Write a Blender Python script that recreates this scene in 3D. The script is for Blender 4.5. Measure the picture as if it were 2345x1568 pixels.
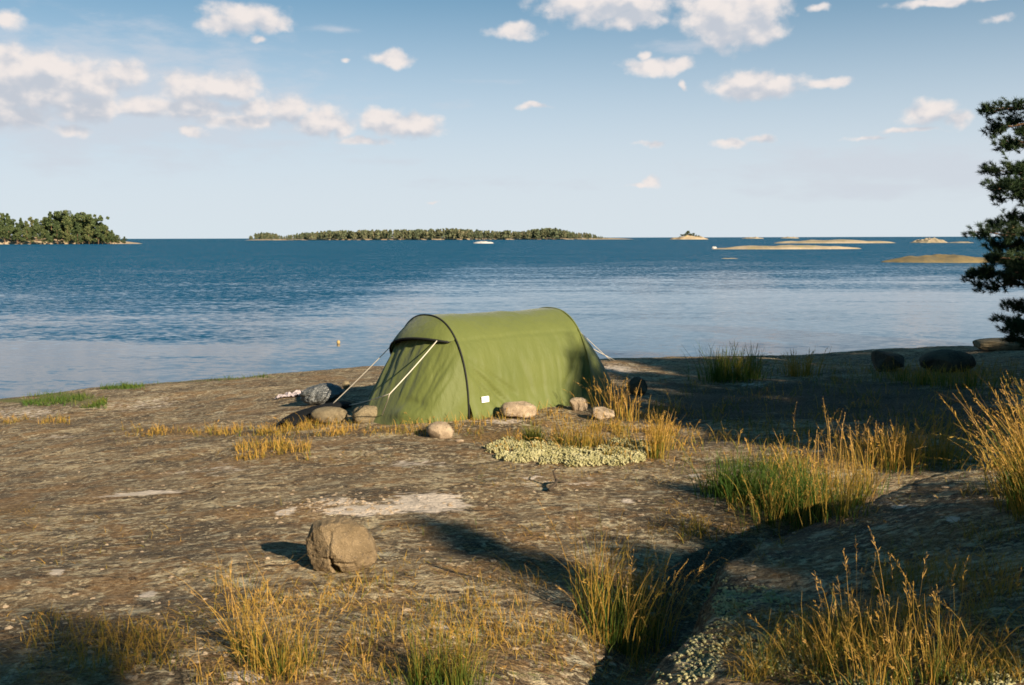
import bpy, bmesh, math, random
import numpy as np
from mathutils import Vector, Matrix

for o in list(bpy.data.objects):
    bpy.data.objects.remove(o)
S = bpy.context.scene
C = S.collection
R = math.radians
random.seed(4)
rng = np.random.default_rng(11)

# ------------------------------------------------------------------ camera
EYE = np.array((0.0, 0.0, 2.7))
PITCH, ROLL = R(6.01), R(-0.147)
FU = 2278.6                       # focal length in photo units (photo 2345 wide)
CU, CV = 1172.5, 784.0
cam = bpy.data.cameras.new('camera')
cam.lens, cam.sensor_width = 36.0 * FU / 2345.0, 36.0
cam.clip_start, cam.clip_end = 0.05, 80000
camo = bpy.data.objects.new('camera', cam)
CM = Matrix.Rotation(math.pi / 2 - PITCH, 3, 'X') @ Matrix.Rotation(ROLL, 3, 'Z')
camo.matrix_world = Matrix.Translation(Vector(EYE)) @ CM.to_4x4()
C.objects.link(camo)
S.camera = camo
RM = np.array(CM)
S.view_settings.view_transform = 'Standard'
S.view_settings.look = 'None'
S.view_settings.exposure = 1.15
S.view_settings.gamma = 1.0
S.cycles.filter_width = 1.7
S.cycles.max_bounces = 5
S.cycles.diffuse_bounces = 2
S.cycles.transmission_bounces = 2
S.cycles.caustics_reflective = False
S.cycles.caustics_refractive = False

# ------------------------------------------------------------------ sun
SUN_EL = R(23)
SH = np.array((0.63, -0.777))
SH = SH / np.linalg.norm(SH)      # horizontal direction towards the sun
sun = bpy.data.lights.new('sun', 'SUN')
sun.energy, sun.angle, sun.color = 5.0, R(0.5), (1.0, 0.87, 0.68)
suno = bpy.data.objects.new('sun', sun)
sd = Vector((SH[0] * math.cos(SUN_EL), SH[1] * math.cos(SUN_EL), math.sin(SUN_EL)))
suno.rotation_euler = sd.to_track_quat('Z', 'Y').to_euler()
suno.location = (8, -8, 9)
C.objects.link(suno)


def ray(u, v):
    d = RM @ np.array(((u - CU) / FU, -(v - CV) / FU, -1.0))
    return d


def azel(u, v):
    d = ray(u, v)
    return math.atan2(d[0], d[1]), math.atan2(d[2], math.hypot(d[0], d[1]))


def pz(u, v, z):
    d = ray(u, v)
    return EYE + d * ((z - EYE[2]) / d[2])


def pd(u, v, D):
    d = ray(u, v)
    return EYE + d * (D / d[1])


def proj(P):
    q = (np.asarray(P, float) - EYE) @ RM
    w = np.minimum(q[..., 2], -1e-3)
    return CU - q[..., 0] / w * FU, CV + q[..., 1] / w * FU


# ------------------------------------------------------------------ node helpers
class NT:
    def __init__(s, tree):
        s.t = tree
        s.n = tree.nodes
        s.l = tree.links

    def new(s, typ, **kw):
        n = s.n.new(typ)
        for k, v in kw.items():
            setattr(n, k, v)
        return n

    def put(s, sock, val):
        if isinstance(val, bpy.types.NodeSocket):
            s.l.new(val, sock)
        elif val is not None:
            sock.default_value = val

    def math(s, op, a, b=None, c=None, clamp=False):
        n = s.new('ShaderNodeMath', operation=op, use_clamp=clamp)
        for i, v in enumerate((a, b, c)):
            s.put(n.inputs[i], v)
        return n.outputs[0]

    def vec(s, op, a, b=None, c=None, scale=None):
        n = s.new('ShaderNodeVectorMath', operation=op)
        for i, v in enumerate((a, b, c)):
            if v is not None:
                s.put(n.inputs[i], v)
        if scale is not None:
            s.put(n.inputs['Scale'], scale)
        return n.outputs['Value'] if op in ('LENGTH', 'DOT_PRODUCT') else n.outputs[0]

    def noise(s, vec, scale, detail=4, rough=0.55, dist=0.0):
        n = s.new('ShaderNodeTexNoise')
        s.put(n.inputs['Vector'], vec)
        n.inputs['Scale'].default_value = scale
        n.inputs['Detail'].default_value = detail
        n.inputs['Roughness'].default_value = rough
        n.inputs['Distortion'].default_value = dist
        return n.outputs['Fac']

    def ss(s, x, a, b, lo=0.0, hi=1.0):
        n = s.new('ShaderNodeMapRange', interpolation_type='SMOOTHSTEP')
        s.put(n.inputs[0], x)
        for i, v in enumerate((a, b, lo, hi)):
            s.put(n.inputs[i + 1], v)
        return n.outputs[0]

    def mix(s, fac, a, b, blend='MIX'):
        n = s.new('ShaderNodeMix', data_type='RGBA', blend_type=blend)
        s.put(n.inputs['Factor'], fac)
        for k, v in (('A', a), ('B', b)):
            sock = [i for i in n.inputs if i.name == k and i.type == 'RGBA'][0]
            if isinstance(v, tuple) and len(v) == 3:
                v = v + (1,)
            s.put(sock, v)
        return [o for o in n.outputs if o.type == 'RGBA'][0]

    def mapping(s, vec, scale=(1, 1, 1), rot=(0, 0, 0)):
        n = s.new('ShaderNodeMapping')
        s.put(n.inputs['Vector'], vec)
        n.inputs['Scale'].default_value = scale
        n.inputs['Rotation'].default_value = rot
        return n.outputs[0]

    def bump(s, h, strength, dist):
        n = s.new('ShaderNodeBump')
        s.put(n.inputs['Strength'], strength)
        n.inputs['Distance'].default_value = dist
        s.put(n.inputs['Height'], h)
        return n.outputs[0]

    def attr(s, name, out='Fac'):
        n = s.new('ShaderNodeAttribute', attribute_name=name)
        return n.outputs[out]


def material(name):
    m = bpy.data.materials.new(name)
    m.use_nodes = True
    nt = NT(m.node_tree)
    b = nt.n['Principled BSDF']
    return m, nt, b


# ------------------------------------------------------------------ world: sky and clouds
W = bpy.data.worlds.new('World')
S.world = W
W.use_nodes = True
w = NT(W.node_tree)
bg = w.n['Background']
SKY_STR = 0.055
bg.inputs['Strength'].default_value = SKY_STR
tc = w.new('ShaderNodeTexCoord').outputs['Generated']
sx = w.new('ShaderNodeSeparateXYZ')
w.put(sx.inputs[0], tc)
zpos = w.math('MAXIMUM', sx.outputs[2], 0.0)
cb = w.new('ShaderNodeCombineXYZ')
w.put(cb.inputs[0], sx.outputs[0])
w.put(cb.inputs[1], sx.outputs[1])
w.put(cb.inputs[2], w.math('MULTIPLY_ADD', zpos, 2.1, 0.10))
skyv = w.vec('NORMALIZE', cb.outputs[0])
sky = w.new('ShaderNodeTexSky', sky_type='NISHITA', sun_disc=False)
sky.sun_elevation = SUN_EL
sky.sun_rotation = math.atan2(SH[0], SH[1])
sky.air_density, sky.dust_density, sky.ozone_density = 1.0, 0.6, 2.0
w.put(sky.inputs[0], skyv)
hs = w.new('ShaderNodeHueSaturation')
hs.inputs['Hue'].default_value = 0.485
hs.inputs['Saturation'].default_value = 1.0
hs.inputs['Value'].default_value = 1.0
w.put(hs.inputs['Color'], sky.outputs[0])
az = w.math('ARCTAN2', sx.outputs[0], sx.outputs[1])
el = w.math('ARCSINE', sx.outputs[2])
ce = w.new('ShaderNodeCombineXYZ')
w.put(ce.inputs[0], az)
w.put(ce.inputs[1], el)
pv = ce.outputs[0]
K = 1.0 / SKY_STR / (2 ** S.view_settings.exposure)
air = w.math('POWER', 2.718, w.math('MULTIPLY', w.math('POWER', w.math('MULTIPLY', w.math('MAXIMUM', el, 0.0), 5.2), 2.5), -1.0))   # thick air low over the sea
skycol = w.mix(w.math('MULTIPLY', air, .95), w.mix(1.0, hs.outputs[0], (.50, 1.12, 1.24), 'MULTIPLY'), (.705 * K, .755 * K, .80 * K))
CLOUDS = [  # photo units: centre, radii, weight
    (560, 38, 100, 36, 1.0), (515, 52, 70, 26, 1.0), (610, 52, 70, 24, 1.0), (590, 90, 30, 12, .75),
    (1180, 72, 66, 24, 1.0), (900, 135, 62, 23, 1.0), (796, 138, 18, 10, .75),
    (1385, 4, 140, 44, 1.25), (1450, 40, 70, 28, 1.1), (1290, 16, 80, 24, .85), (1680, 22, 98, 72, 1.35), (1735, 55, 62, 44, 1.2),
    (1625, 62, 50, 36, 1.0), (1500, 152, 90, 22, 1.0), (1560, 145, 40, 22, 1.0), (1480, 128, 30, 16, .8),
    (1740, 198, 120, 32, 1.1), (1700, 185, 60, 28, 1.1), (1890, 192, 70, 17, .95), (2135, 256, 62, 32, 1.0), (2195, 268, 30, 25, .95),
    (2090, 300, 100, 10, .72), (1990, 318, 70, 10, .72), (1566, 200, 14, 18, .85), (1490, 331, 46, 12, .85), (1680, 330, 60, 14, .78), (1745, 318, 42, 14, .92),
    (1495, 412, 26, 18, .95), (1470, 420, 60, 9, .75), (1225, 245, 60, 11, .8), (995, 460, 30, 6, .7),
    (1870, 14, 32, 16, .8), (2180, 0, 160, 12, .9), (2290, 45, 60, 14, .65),
    (50, 160, 120, 52, 1.1), (-10, 215, 100, 66, 1.1), (150, 185, 140, 58, 1.05), (290, 165, 90, 34, .95), (20, 265, 100, 28, 1.1), (190, 245, 80, 34, 1.1), (90, 215, 120, 50, .95),
    (330, 245, 75, 28, 1.0), (430, 205, 70, 44, 1.05), (520, 200, 90, 40, 1.0), (170, 293, 45, 20, .85), (440, 303, 40, 16, .95),
    (590, 245, 60, 28, .95), (655, 250, 66, 38, 1.1), (735, 275, 66, 36, 1.05), (785, 295, 40, 26, 1.0), (880, 275, 54, 30, 1.15), (945, 287, 72, 28, 1.1),
    (830, 322, 80, 14, .85), (440, 250, 140, 30, .95), (560, 275, 140, 26, .9), (15, 40, 46, 36, .7),
]
WISPS = [(200, 225, 420, 125, 1.5), (500, 260, 360, 80, 1.1), (1570, 105, 120, 20, 1.0), (650, 330, 300, 40, .8), (2030, 385, 330, 50, 1.35), (2000, 430, 320, 30, 1.15), (900, 370, 240, 20, .7), (1130, 185, 140, 14, .6),
         (780, 68, 130, 16, .7), (1060, 240, 120, 30, .5), (450, 345, 300, 30, .8), (1150, 420, 700, 40, .5), (1560, 112, 130, 18, .6), (100, 130, 140, 60, .7), (2000, 320, 150, 25, .6)]


def field(lst, nx):
    acc = None
    for (cu, cv, ru, rv, wt) in lst:
        a, e = azel(cu, cv)
        q = w.vec('MULTIPLY_ADD', nx, (FU / ru, FU / rv, 0), (-a * FU / ru, -e * FU / rv, 0))
        f = w.math('SUBTRACT', wt, w.vec('LENGTH', q))
        acc = f if acc is None else w.math('SMOOTH_MAX', acc, f, 0.10)
    return acc


def wnoise(off, scale, det, rough):
    v = w.vec('MULTIPLY_ADD', pv, (1, 1.35, 1), off)
    return w.noise(v, scale, det, rough)


warpn = w.new('ShaderNodeTexNoise')
w.put(warpn.inputs['Vector'], pv)
warpn.inputs['Scale'].default_value = 42
warpn.inputs['Detail'].default_value = 3
pw = w.vec('MULTIPLY_ADD', w.vec('SUBTRACT', warpn.outputs['Color'], (.5, .5, .5)), (.022, .013, 0), pv)
fmain = field(CLOUDS, pw)
cn = wnoise((0, 0, 0), 46, 6, .52)
cn2 = wnoise((0.006, 0.014, 0), 46, 2, .5)
lower = field([(a, b + d * .9, c * .95, d * .75, e) for (a, b, c, d, e) in CLOUDS if d >= 28 and e > .9], pw)
dens = w.math('MULTIPLY_ADD', w.math('SUBTRACT', cn, .5), 1.2, fmain)
alpha = w.ss(dens, -0.06, 0.58)
fw = field(WISPS, pv)
wn = w.noise(w.vec('MULTIPLY', pv, (1, 3.2, 1)), 20, 6, .58)
walpha = w.math('MULTIPLY', w.ss(w.math('MULTIPLY_ADD', w.math('SUBTRACT', wn, .5), 2.2, fw), 0.0, 1.1), 0.66)
shade = w.math('MULTIPLY_ADD', w.math('SUBTRACT', cn, cn2), 1.1, .74)
shade = w.math('SUBTRACT', shade, w.math('MULTIPLY', w.ss(lower, 0.0, .7), .42))
shade = w.math('ADD', shade, w.math('MULTIPLY', w.ss(dens, .5, 1.2), .12))
shade = w.ss(shade, 0.2, .95)
ccol = w.mix(shade, (.55 * K, .59 * K, .66 * K), (.88 * K, .815 * K, .785 * K))
wcol = (.62 * K, .66 * K, .73 * K)
c1 = w.mix(walpha, skycol, wcol)
c2 = w.mix(alpha, c1, ccol)
w.put(bg.inputs['Color'], c2)

# ------------------------------------------------------------------ numeric noise
PERM = rng.permutation(4096)
ANG = rng.random(4096) * 2 * math.pi


def perlin(x, y):
    xi, yi = np.floor(x).astype(np.int64), np.floor(y).astype(np.int64)
    xf, yf = x - xi, y - yi

    def g(ix, iy, dx, dy):
        h = PERM[(PERM[ix & 4095] + iy) & 4095]
        a = ANG[h]
        return np.cos(a) * dx + np.sin(a) * dy
    u = xf ** 3 * (xf * (xf * 6 - 15) + 10)
    v = yf ** 3 * (yf * (yf * 6 - 15) + 10)
    a = g(xi, yi, xf, yf) * (1 - u) + g(xi + 1, yi, xf - 1, yf) * u
    b = g(xi, yi + 1, xf, yf - 1) * (1 - u) + g(xi + 1, yi + 1, xf - 1, yf - 1) * u
    return (a * (1 - v) + b * v) * 1.4


def fbm(x, y, octv=4, gain=.5, off=0.0):
    s, a = 0, 1.0
    x, y = np.asarray(x, float) + off * 17.3, np.asarray(y, float) + off * 9.1
    for i in range(octv):
        s = s + a * perlin(x, y)
        x, y, a = x * 2.03 + 13.1, y * 2.03 + 7.7, a * gain
    return s


def sstep(a, b, x):
    t = np.clip((x - a) / (b - a), 0, 1)
    return t * t * (3 - 2 * t)


# ------------------------------------------------------------------ ground shape
class TPS:
    def __init__(s, pts, lam=2e-3):
        P = np.array(pts, float)
        s.P = P[:, :2]
        n = len(P)
        A = np.zeros((n + 3, n + 3))
        A[:n, :n] = s.phi(s.P, s.P) + lam * np.eye(n)
        A[:n, n] = 1
        A[:n, n + 1:] = s.P
        A[n:, :n] = A[:n, n:].T
        b = np.zeros(n + 3)
        b[:n] = P[:, 2]
        s.w = np.linalg.solve(A, b)

    @staticmethod
    def phi(a, b):
        r2 = ((a[:, None, :] - b[None, :, :]) ** 2).sum(-1)
        return .5 * r2 * np.log(r2 + 1e-9)

    def __call__(s, x, y):
        sh = np.shape(x)
        q = np.stack([np.ravel(x), np.ravel(y)], 1).astype(float)
        out = np.empty(len(q))
        n = len(s.P)
        for i in range(0, len(q), 40000):
            k = q[i:i + 40000]
            out[i:i + 40000] = s.phi(k, s.P) @ s.w[:n] + s.w[n] + k @ s.w[n + 1:]
        return out.reshape(sh)


BASE_PX = [(0, 918, 0.0), (130, 905, .07), (240, 890, .16), (330, 880, .22), (600, 862, .32), (850, 842, .42), (1100, 835, .46),
           (1400, 822, .52), (1620, 816, .56), (1760, 818, .55), (1880, 830, .48), (2000, 808, .52), (2345, 788, .5),
           (0, 1000, .38), (300, 960, .48), (0, 1200, .76), (0, 1400, .95), (0, 1568, 1.06), (1172, 1568, 1.08), (780, 1318, .99), (400, 1100, .78),
           (1172, 1180, .94), (1075, 960, .9), (1348, 917, .86), (845, 925, .84), (600, 970, .74), (1650, 1250, .9), (1800, 1200, .93), (2000, 1100, .96),
           (2300, 1000, 1.02), (1600, 1000, .9), (1800, 900, .8), (2200, 950, .95), (2200, 870, .82), (2000, 850, .68), (1600, 860, .72), (2000, 1350, .85), (1500, 900, .8), (1900, 860, .7)]
BASE = [tuple(pz(*p)) for p in BASE_PX]
BASE += [(0, -3, 1.2), (8, 0, 1.5), (-6, 0, .6), (-9, 6, -.2), (12, 9, 1.5), (14, 16, .9), (13, -6, 1.6), (4, -8, 1.5), (-12, 0, -.5), (20, 0, 1.8),
         (-9, 19, -.7), (-4, 21, -.6), (0, 22, -.5), (4, 23, -.4), (7.5, 24.5, -.4), (12, 24, -.2), (-14, 12, -1.2), (-5, 26, -1.4), (5, 29, -1.3), (16, 30, -1.2), (26, 18, .2)]
tps = TPS(BASE)
CREST_PX = [(1440, 1590, 1.08), (1500, 1540, 1.1), (1560, 1470, 1.12), (1605, 1390, 1.14), (1640, 1290, 1.15), (1720, 1235, 1.17), (1840, 1195, 1.2), (1960, 1150, 1.26), (2060, 1100, 1.32), (2180, 1072, 1.38), (2345, 1056, 1.42)]
CREST = [tuple(pz(*p)) for p in CREST_PX]
OUT = CREST + [tuple(pz(*p)) for p in [(1900, 1568, 1.25), (2345, 1568, 1.38), (2345, 1300, 1.46), (2000, 1350, 1.27), (2150, 1200, 1.38)]] + [(6, 4, 1.7), (5, 0, 1.7), (2, 0, 1.3), (.8, 1, 1.15)]
otps = TPS(OUT, 5e-3)
POLY = np.array([c[:2] for c in CREST] + [(4.2, 5.6), (6.5, 5.0), (9, 3), (8, -3), (2, -3), (.5, 0), (.35, 2.2)])


def poly_sd(x, y):
    d = np.full(np.shape(x), 1e9)
    ins = np.zeros(np.shape(x), bool)
    n = len(POLY)
    for i in range(n):
        ax, ay = POLY[i]
        bx, by = POLY[(i + 1) % n]
        ex, ey = bx - ax, by - ay
        t = np.clip(((x - ax) * ex + (y - ay) * ey) / (ex * ex + ey * ey), 0, 1)
        d = np.minimum(d, (x - ax - ex * t) ** 2 + (y - ay - ey * t) ** 2)
        c = ((ay > y) != (by > y)) & (x < ex * (y - ay) / (ey if abs(ey) > 1e-9 else 1e-9) + ax)
        ins ^= c
    return np.where(ins, 1, -1) * np.sqrt(d)


FO = R(13)


def gz(x, y):
    x, y = np.asarray(x, float), np.asarray(y, float)
    b = tps(x, y)
    a_, b_ = x * math.cos(FO) + y * math.sin(FO), -x * math.sin(FO) + y * math.cos(FO)
    sd_ = poly_sd(x, y) + .05 * fbm(x * 3, y * 3, 3, .5, 3)
    near = np.exp(-((x - 2.0) ** 2 + (y - 4.8) ** 2) / 9)
    b = b - .2 * np.exp(-((sd_ + .22) / .25) ** 2) * near
    relief = .03 * fbm(a_ * .45, b_ * 1.0, 3, .5, 1) + .014 * fbm(a_ * 1.3, b_ * 3.6, 4, .55, 2) + .0035 * fbm(a_ * 7, b_ * 15, 3, .6, 5)
    b = b + relief * sstep(-.4, .25, b)
    o = otps(x, y) + .018 * fbm(x * 1.6, y * 1.6, 5, .55, 7) + .006 * fbm(x * 11, y * 11, 3, .6, 8)
    m = sstep(-.10, .07, sd_)
    return b * (1 - m) + np.maximum(o, b) * m


GX, GY = np.arange(-13, 15.01, .05), np.arange(-.5, 28.01, .05)
_gx, _gy = np.meshgrid(GX, GY, indexing='ij')
GZ = gz(_gx, _gy)


def gzf(x, y):
    fx = np.clip((np.asarray(x, float) - GX[0]) / .05, 0, len(GX) - 1.001)
    fy = np.clip((np.asarray(y, float) - GY[0]) / .05, 0, len(GY) - 1.001)
    i, j = fx.astype(int), fy.astype(int)
    u, v = fx - i, fy - j
    return GZ[i, j] * (1 - u) * (1 - v) + GZ[i + 1, j] * u * (1 - v) + GZ[i, j + 1] * (1 - u) * v + GZ[i + 1, j + 1] * u * v


T_STEPS = np.geomspace(1.8, 45, 420)


def pg_many(u, v):
    u, v = np.atleast_1d(u), np.atleast_1d(v)
    d = np.stack([(u - CU) / FU, -(v - CV) / FU, -np.ones(len(u))], 1) @ RM.T
    out = np.zeros((len(u), 3))
    ok = np.zeros(len(u), bool)
    P = EYE + d[:, None, :] * T_STEPS[None, :, None]
    g = gzf(P[..., 0], P[..., 1])
    below = P[..., 2] < g
    k = below.argmax(1)
    ok = below.any(1) & (k > 0)
    k = np.maximum(k, 1)
    lo, hi = T_STEPS[k - 1], T_STEPS[k]
    for _ in range(12):
        m = .5 * (lo + hi)
        Q = EYE + d * m[:, None]
        b = Q[:, 2] < gzf(Q[:, 0], Q[:, 1])
        hi = np.where(b, m, hi)
        lo = np.where(b, lo, m)
    Q = EYE + d * hi[:, None]
    Q[:, 2] = gzf(Q[:, 0], Q[:, 1])
    return Q, ok


def pg(u, v):
    Q, ok = pg_many(np.array([u], float), np.array([v], float))
    return Q[0]


# ------------------------------------------------------------------ mesh helpers
def link_mesh(name, V, F, mat, parent=None, smooth=False, attrs=None, loc=None):
    V = np.asarray(V, np.float32)
    me = bpy.data.meshes.new(name)
    me.vertices.add(len(V))
    me.vertices.foreach_set('co', V.ravel())
    if isinstance(F, np.ndarray):
        F = [F]
    loops = np.concatenate([f.ravel() for f in F]).astype(np.int32)
    tot = np.concatenate([np.full(len(f), f.shape[1]) for f in F]).astype(np.int32)
    st = np.concatenate([[0], np.cumsum(tot)[:-1]]).astype(np.int32)
    me.loops.add(len(loops))
    me.loops.foreach_set('vertex_index', loops)
    me.polygons.add(len(tot))
    me.polygons.foreach_set('loop_start', st)
    me.polygons.foreach_set('loop_total', tot)
    me.update(calc_edges=True)
    me.validate()
    me.polygons.foreach_set('use_smooth', np.full(len(me.polygons), smooth))
    for k, a in (attrs or {}).items():
        a = np.asarray(a, np.float32)
        if a.ndim == 1:
            me.attributes.new(k, 'FLOAT', 'POINT').data.foreach_set('value', a)
        else:
            me.attributes.new(k, 'FLOAT_COLOR', 'POINT').data.foreach_set('color', a.ravel())
    me.materials.append(mat)
    o = bpy.data.objects.new(name, me)
    if loc is not None:
        o.location = loc
    o.parent = parent
    C.objects.link(o)
    return o


def tag(o, label=None, cat=None, group=None, kind=None):
    if label:
        o['label'] = label
    if cat:
        o['category'] = cat
    if group:
        o['group'] = group
    if kind:
        o['kind'] = kind
    return o


def empty(name, loc, rz=0.0, label=None, cat=None, group=None):
    o = bpy.data.objects.new(name, None)
    o.empty_display_size = .2
    o.location = loc
    o.rotation_euler = (0, 0, rz)
    C.objects.link(o)
    return tag(o, label, cat, group)


def grid_faces(n, m, wrap=False):
    i, j = np.meshgrid(np.arange(n - 1), np.arange(m if wrap else m - 1), indexing='ij')
    j2 = (j + 1) % m
    return np.stack([i * m + j, i * m + j2, (i + 1) * m + j2, (i + 1) * m + j], -1).reshape(-1, 4)


def tube(pts, rad, seg=8):
    pts = np.asarray(pts, float)
    n = len(pts)
    rad = np.broadcast_to(rad, (n,))
    tan = np.gradient(pts, axis=0)
    tan /= np.linalg.norm(tan, axis=1)[:, None] + 1e-12
    up = np.array((0, 0, 1.0)) if abs(tan[:, 2]).max() < .9 else np.array((.3, .95, .1))
    a = np.cross(tan, up)
    a /= np.linalg.norm(a, axis=1)[:, None] + 1e-12
    b = np.cross(tan, a)
    th = np.linspace(0, 2 * math.pi, seg, endpoint=False)
    V = pts[:, None, :] + rad[:, None, None] * (np.cos(th)[None, :, None] * a[:, None, :] + np.sin(th)[None, :, None] * b[:, None, :])
    V = V.reshape(-1, 3)
    F = [grid_faces(n, seg, True)]
    V = np.vstack([V, pts[:1], pts[-1:]])
    k = np.arange(seg)
    F.append(np.stack([np.full(seg, n * seg), (k + 1) % seg, k], 1))
    F.append(np.stack([np.full(seg, n * seg + 1), (n - 1) * seg + k, (n - 1) * seg + (k + 1) % seg], 1))
    return V, F


def merge(parts):
    V, Q, T, off = [], [], [], 0
    for v, fs in parts:
        V.append(v)
        for f in (fs if isinstance(fs, list) else [fs]):
            (Q if f.shape[1] == 4 else T).append(f + off)
        off += len(v)
    F = ([np.concatenate(Q)] if Q else []) + ([np.concatenate(T)] if T else [])
    return np.vstack(V), F


# ------------------------------------------------------------------ materials
def mat_ground():
    m, n, b = material('granite')
    geo = n.new('ShaderNodeNewGeometry').outputs['Position']
    p = n.mapping(geo, (.85, 1.6, 1.2), (0, 0, -FO))
    a = n.new('ShaderNodeAttribute', attribute_name='zone')
    sep = n.new('ShaderNodeSeparateColor')
    n.put(sep.inputs[0], a.outputs['Color'])
    pale, moss, green = sep.outputs[0], sep.outputs[1], sep.outputs[2]
    n1 = n.noise(p, 1.1, 8, .6)
    n2 = n.noise(p, 4.2, 7, .62, .3)
    n3 = n.noise(p, 13, 6, .62)
    n4 = n.noise(p, 48, 4, .6)
    n5 = n.noise(geo, 130, 3, .6)
    c = n.mix(n.ss(n1, .36, .64), (.10, .068, .039), (.34, .25, .145))
    c = n.mix(n.math('MULTIPLY', n.ss(n2, .50, .57), .92), c, (.05, .034, .023))
    c = n.mix(n.math('MULTIPLY', n.ss(n.noise(n.vec('ADD', p, (7, 3, 0)), 6.5, 7, .65), .53, .60), .75), c, (.235, .125, .042))
    lich = n.ss(n.math('ADD', n.math('MULTIPLY', n1, .3), n.math('ADD', n.math('MULTIPLY', n3, .6), n.math('MULTIPLY', n.noise(n.vec('ADD', p, (2, 9, 0)), 5, 6, .66), .5))), .735, .80)
    c = n.mix(n.math('MULTIPLY', lich, .9), c, (.58, .49, .33))
    vor = n.new('ShaderNodeTexVoronoi')
    n.put(vor.inputs['Vector'], n.vec('MULTIPLY_ADD', n2, (.12, .12, .12), p))
    vor.inputs['Scale'].default_value = 3.6
    disc = n.math('MULTIPLY', n.ss(n.math('MULTIPLY_ADD', n3, .22, vor.outputs['Distance']), .34, .27), n.ss(n.noise(p, 1.3, 2), .46, .54))
    c = n.mix(n.math('MULTIPLY', disc, .85), c, (.50, .46, .35))
    n6 = n.noise(n.mapping(geo, (1, 1.25, 1)), 21, 6, .68)
    n7 = n.noise(n.vec('ADD', geo, (5, 1, 0)), 2.1, 5, .6)
    c = n.mix(n.math('MULTIPLY', n.ss(n.math('MULTIPLY_ADD', n7, .3, n6), .70, .74), .9), c, (.62, .53, .36))
    c = n.mix(n.math('MULTIPLY', n.ss(n.math('MULTIPLY_ADD', n7, -.3, n6), .30, .25), .8), c, (.04, .028, .02))
    c = n.mix(n.math('MULTIPLY', n.ss(n.math('MULTIPLY_ADD', n2, .4, n7), .73, .80), .7), c, (.26, .14, .05))
    cr = n.new('ShaderNodeTexVoronoi', feature='DISTANCE_TO_EDGE')
    n.put(cr.inputs['Vector'], n.vec('MULTIPLY_ADD', n.new('ShaderNodeTexNoise').outputs['Color'], (0, 0, 0), n.vec('ADD', n.mapping(geo, (1, 2.2, 0), (0, 0, -FO * 1.6)), n.vec('SCALE', n.vec('ADD', n.math('SUBTRACT', n2, .5), (0, 0, 0)), scale=.5))))
    cr.inputs['Scale'].default_value = .55
    crack = n.math('MULTIPLY', n.ss(cr.outputs['Distance'], .010, .002), n.ss(n7, .44, .54))
    c = n.mix(n.math('MULTIPLY', crack, .85), c, (.03, .02, .013))
    mm = n.ss(n.math('MULTIPLY_ADD', n.math('SUBTRACT', n.noise(p, 9, 6, .65), .5), 2.0, moss), .4, .62)
    mcol = n.mix(n.ss(n4, .4, .62), (.11, .06, .022), (.33, .19, .055))
    c = n.mix(n.math('MULTIPLY', mm, .9), c, mcol)
    so = n.ss(n.math('MULTIPLY_ADD', n.math('SUBTRACT', n7, .5), 1.6, n.attr('soil_shade')), .3, .65)
    c = n.mix(n.math('MULTIPLY', so, .9), c, n.mix(n4, (.018, .012, .008), (.05, .034, .02)))  # near-black earth colour, with the hollow's shade painted into it
    gm = n.ss(n.math('MULTIPLY_ADD', n.math('SUBTRACT', n3, .5), 1.6, green), .4, .6)
    c = n.mix(gm, c, (.13, .15, .025))
    c = n.mix(n.ss(n4, .43, .60), n.mix(.34, c, (.03, .022, .016)), n.mix(.12, c, (.64, .55, .39)))
    c = n.mix(n.math('MULTIPLY', n.ss(n5, .57, .66), .3), c, (.60, .52, .40))
    c = n.mix(n.math('MULTIPLY', n.ss(n5, .43, .36), .3), c, (.025, .018, .013))
    pm = n.ss(n.math('MULTIPLY_ADD', n.math('SUBTRACT', n3, .5), 1.4, pale), .36, .60)
    c = n.mix(pm, c, n.mix(n3, (.44, .38, .32), (.82, .71, .63)))
    c = n.mix(1.0, c, (1.03, .97, .87), 'MULTIPLY')
    n.put(b.inputs['Base Color'], c)
    b.inputs['Roughness'].default_value = .92
    b.inputs['Specular IOR Level'].default_value = .2
    h = n.math('MULTIPLY_ADD', n3, .5, n.math('MULTIPLY_ADD', n4, .32, n.math('MULTIPLY', n2, .5)))
    h = n.math('MULTIPLY_ADD', crack, -.7, h)
    h = n.math('MULTIPLY_ADD', n6, .5, h)
    h = n.math('MULTIPLY_ADD', mm, .2, n.math('MULTIPLY_ADD', n5, .12, h))
    n.put(b.inputs['Normal'], n.bump(h, 1.0, .085))
    return m


def mat_stone(name, c1, c2, sc=9, dark=(.07, .055, .045)):
    m, n, b = material(name)
    oi = n.new('ShaderNodeObjectInfo').outputs['Random']
    tcn = n.new('ShaderNodeTexCoord').outputs['Object']
    p = n.vec('ADD', tcn, n.vec('SCALE', (3.1, 7.7, 1.3), scale=oi))
    n1, n2, n3 = n.noise(p, sc, 6, .6), n.noise(p, sc * 4.5, 5, .65), n.noise(p, sc * 16, 2, .6)
    c = n.mix(n.ss(n1, .38, .62), c1, c2)
    c = n.mix(n.math('MULTIPLY', n.ss(n2, .56, .68), .7), c, dark)
    c = n.mix(n.math('MULTIPLY', n.ss(n3, .58, .66), .5), c, tuple(min(1, x * 1.5) for x in c2))
    n.put(b.inputs['Base Color'], c)
    b.inputs['Roughness'].default_value = .9
    b.inputs['Specular IOR Level'].default_value = .2
    n.put(b.inputs['Normal'], n.bump(n.math('MULTIPLY_ADD', n3, .4, n.math('ADD', n1, n.math('MULTIPLY', n2, .8))), .9, .025))
    return m


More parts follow.
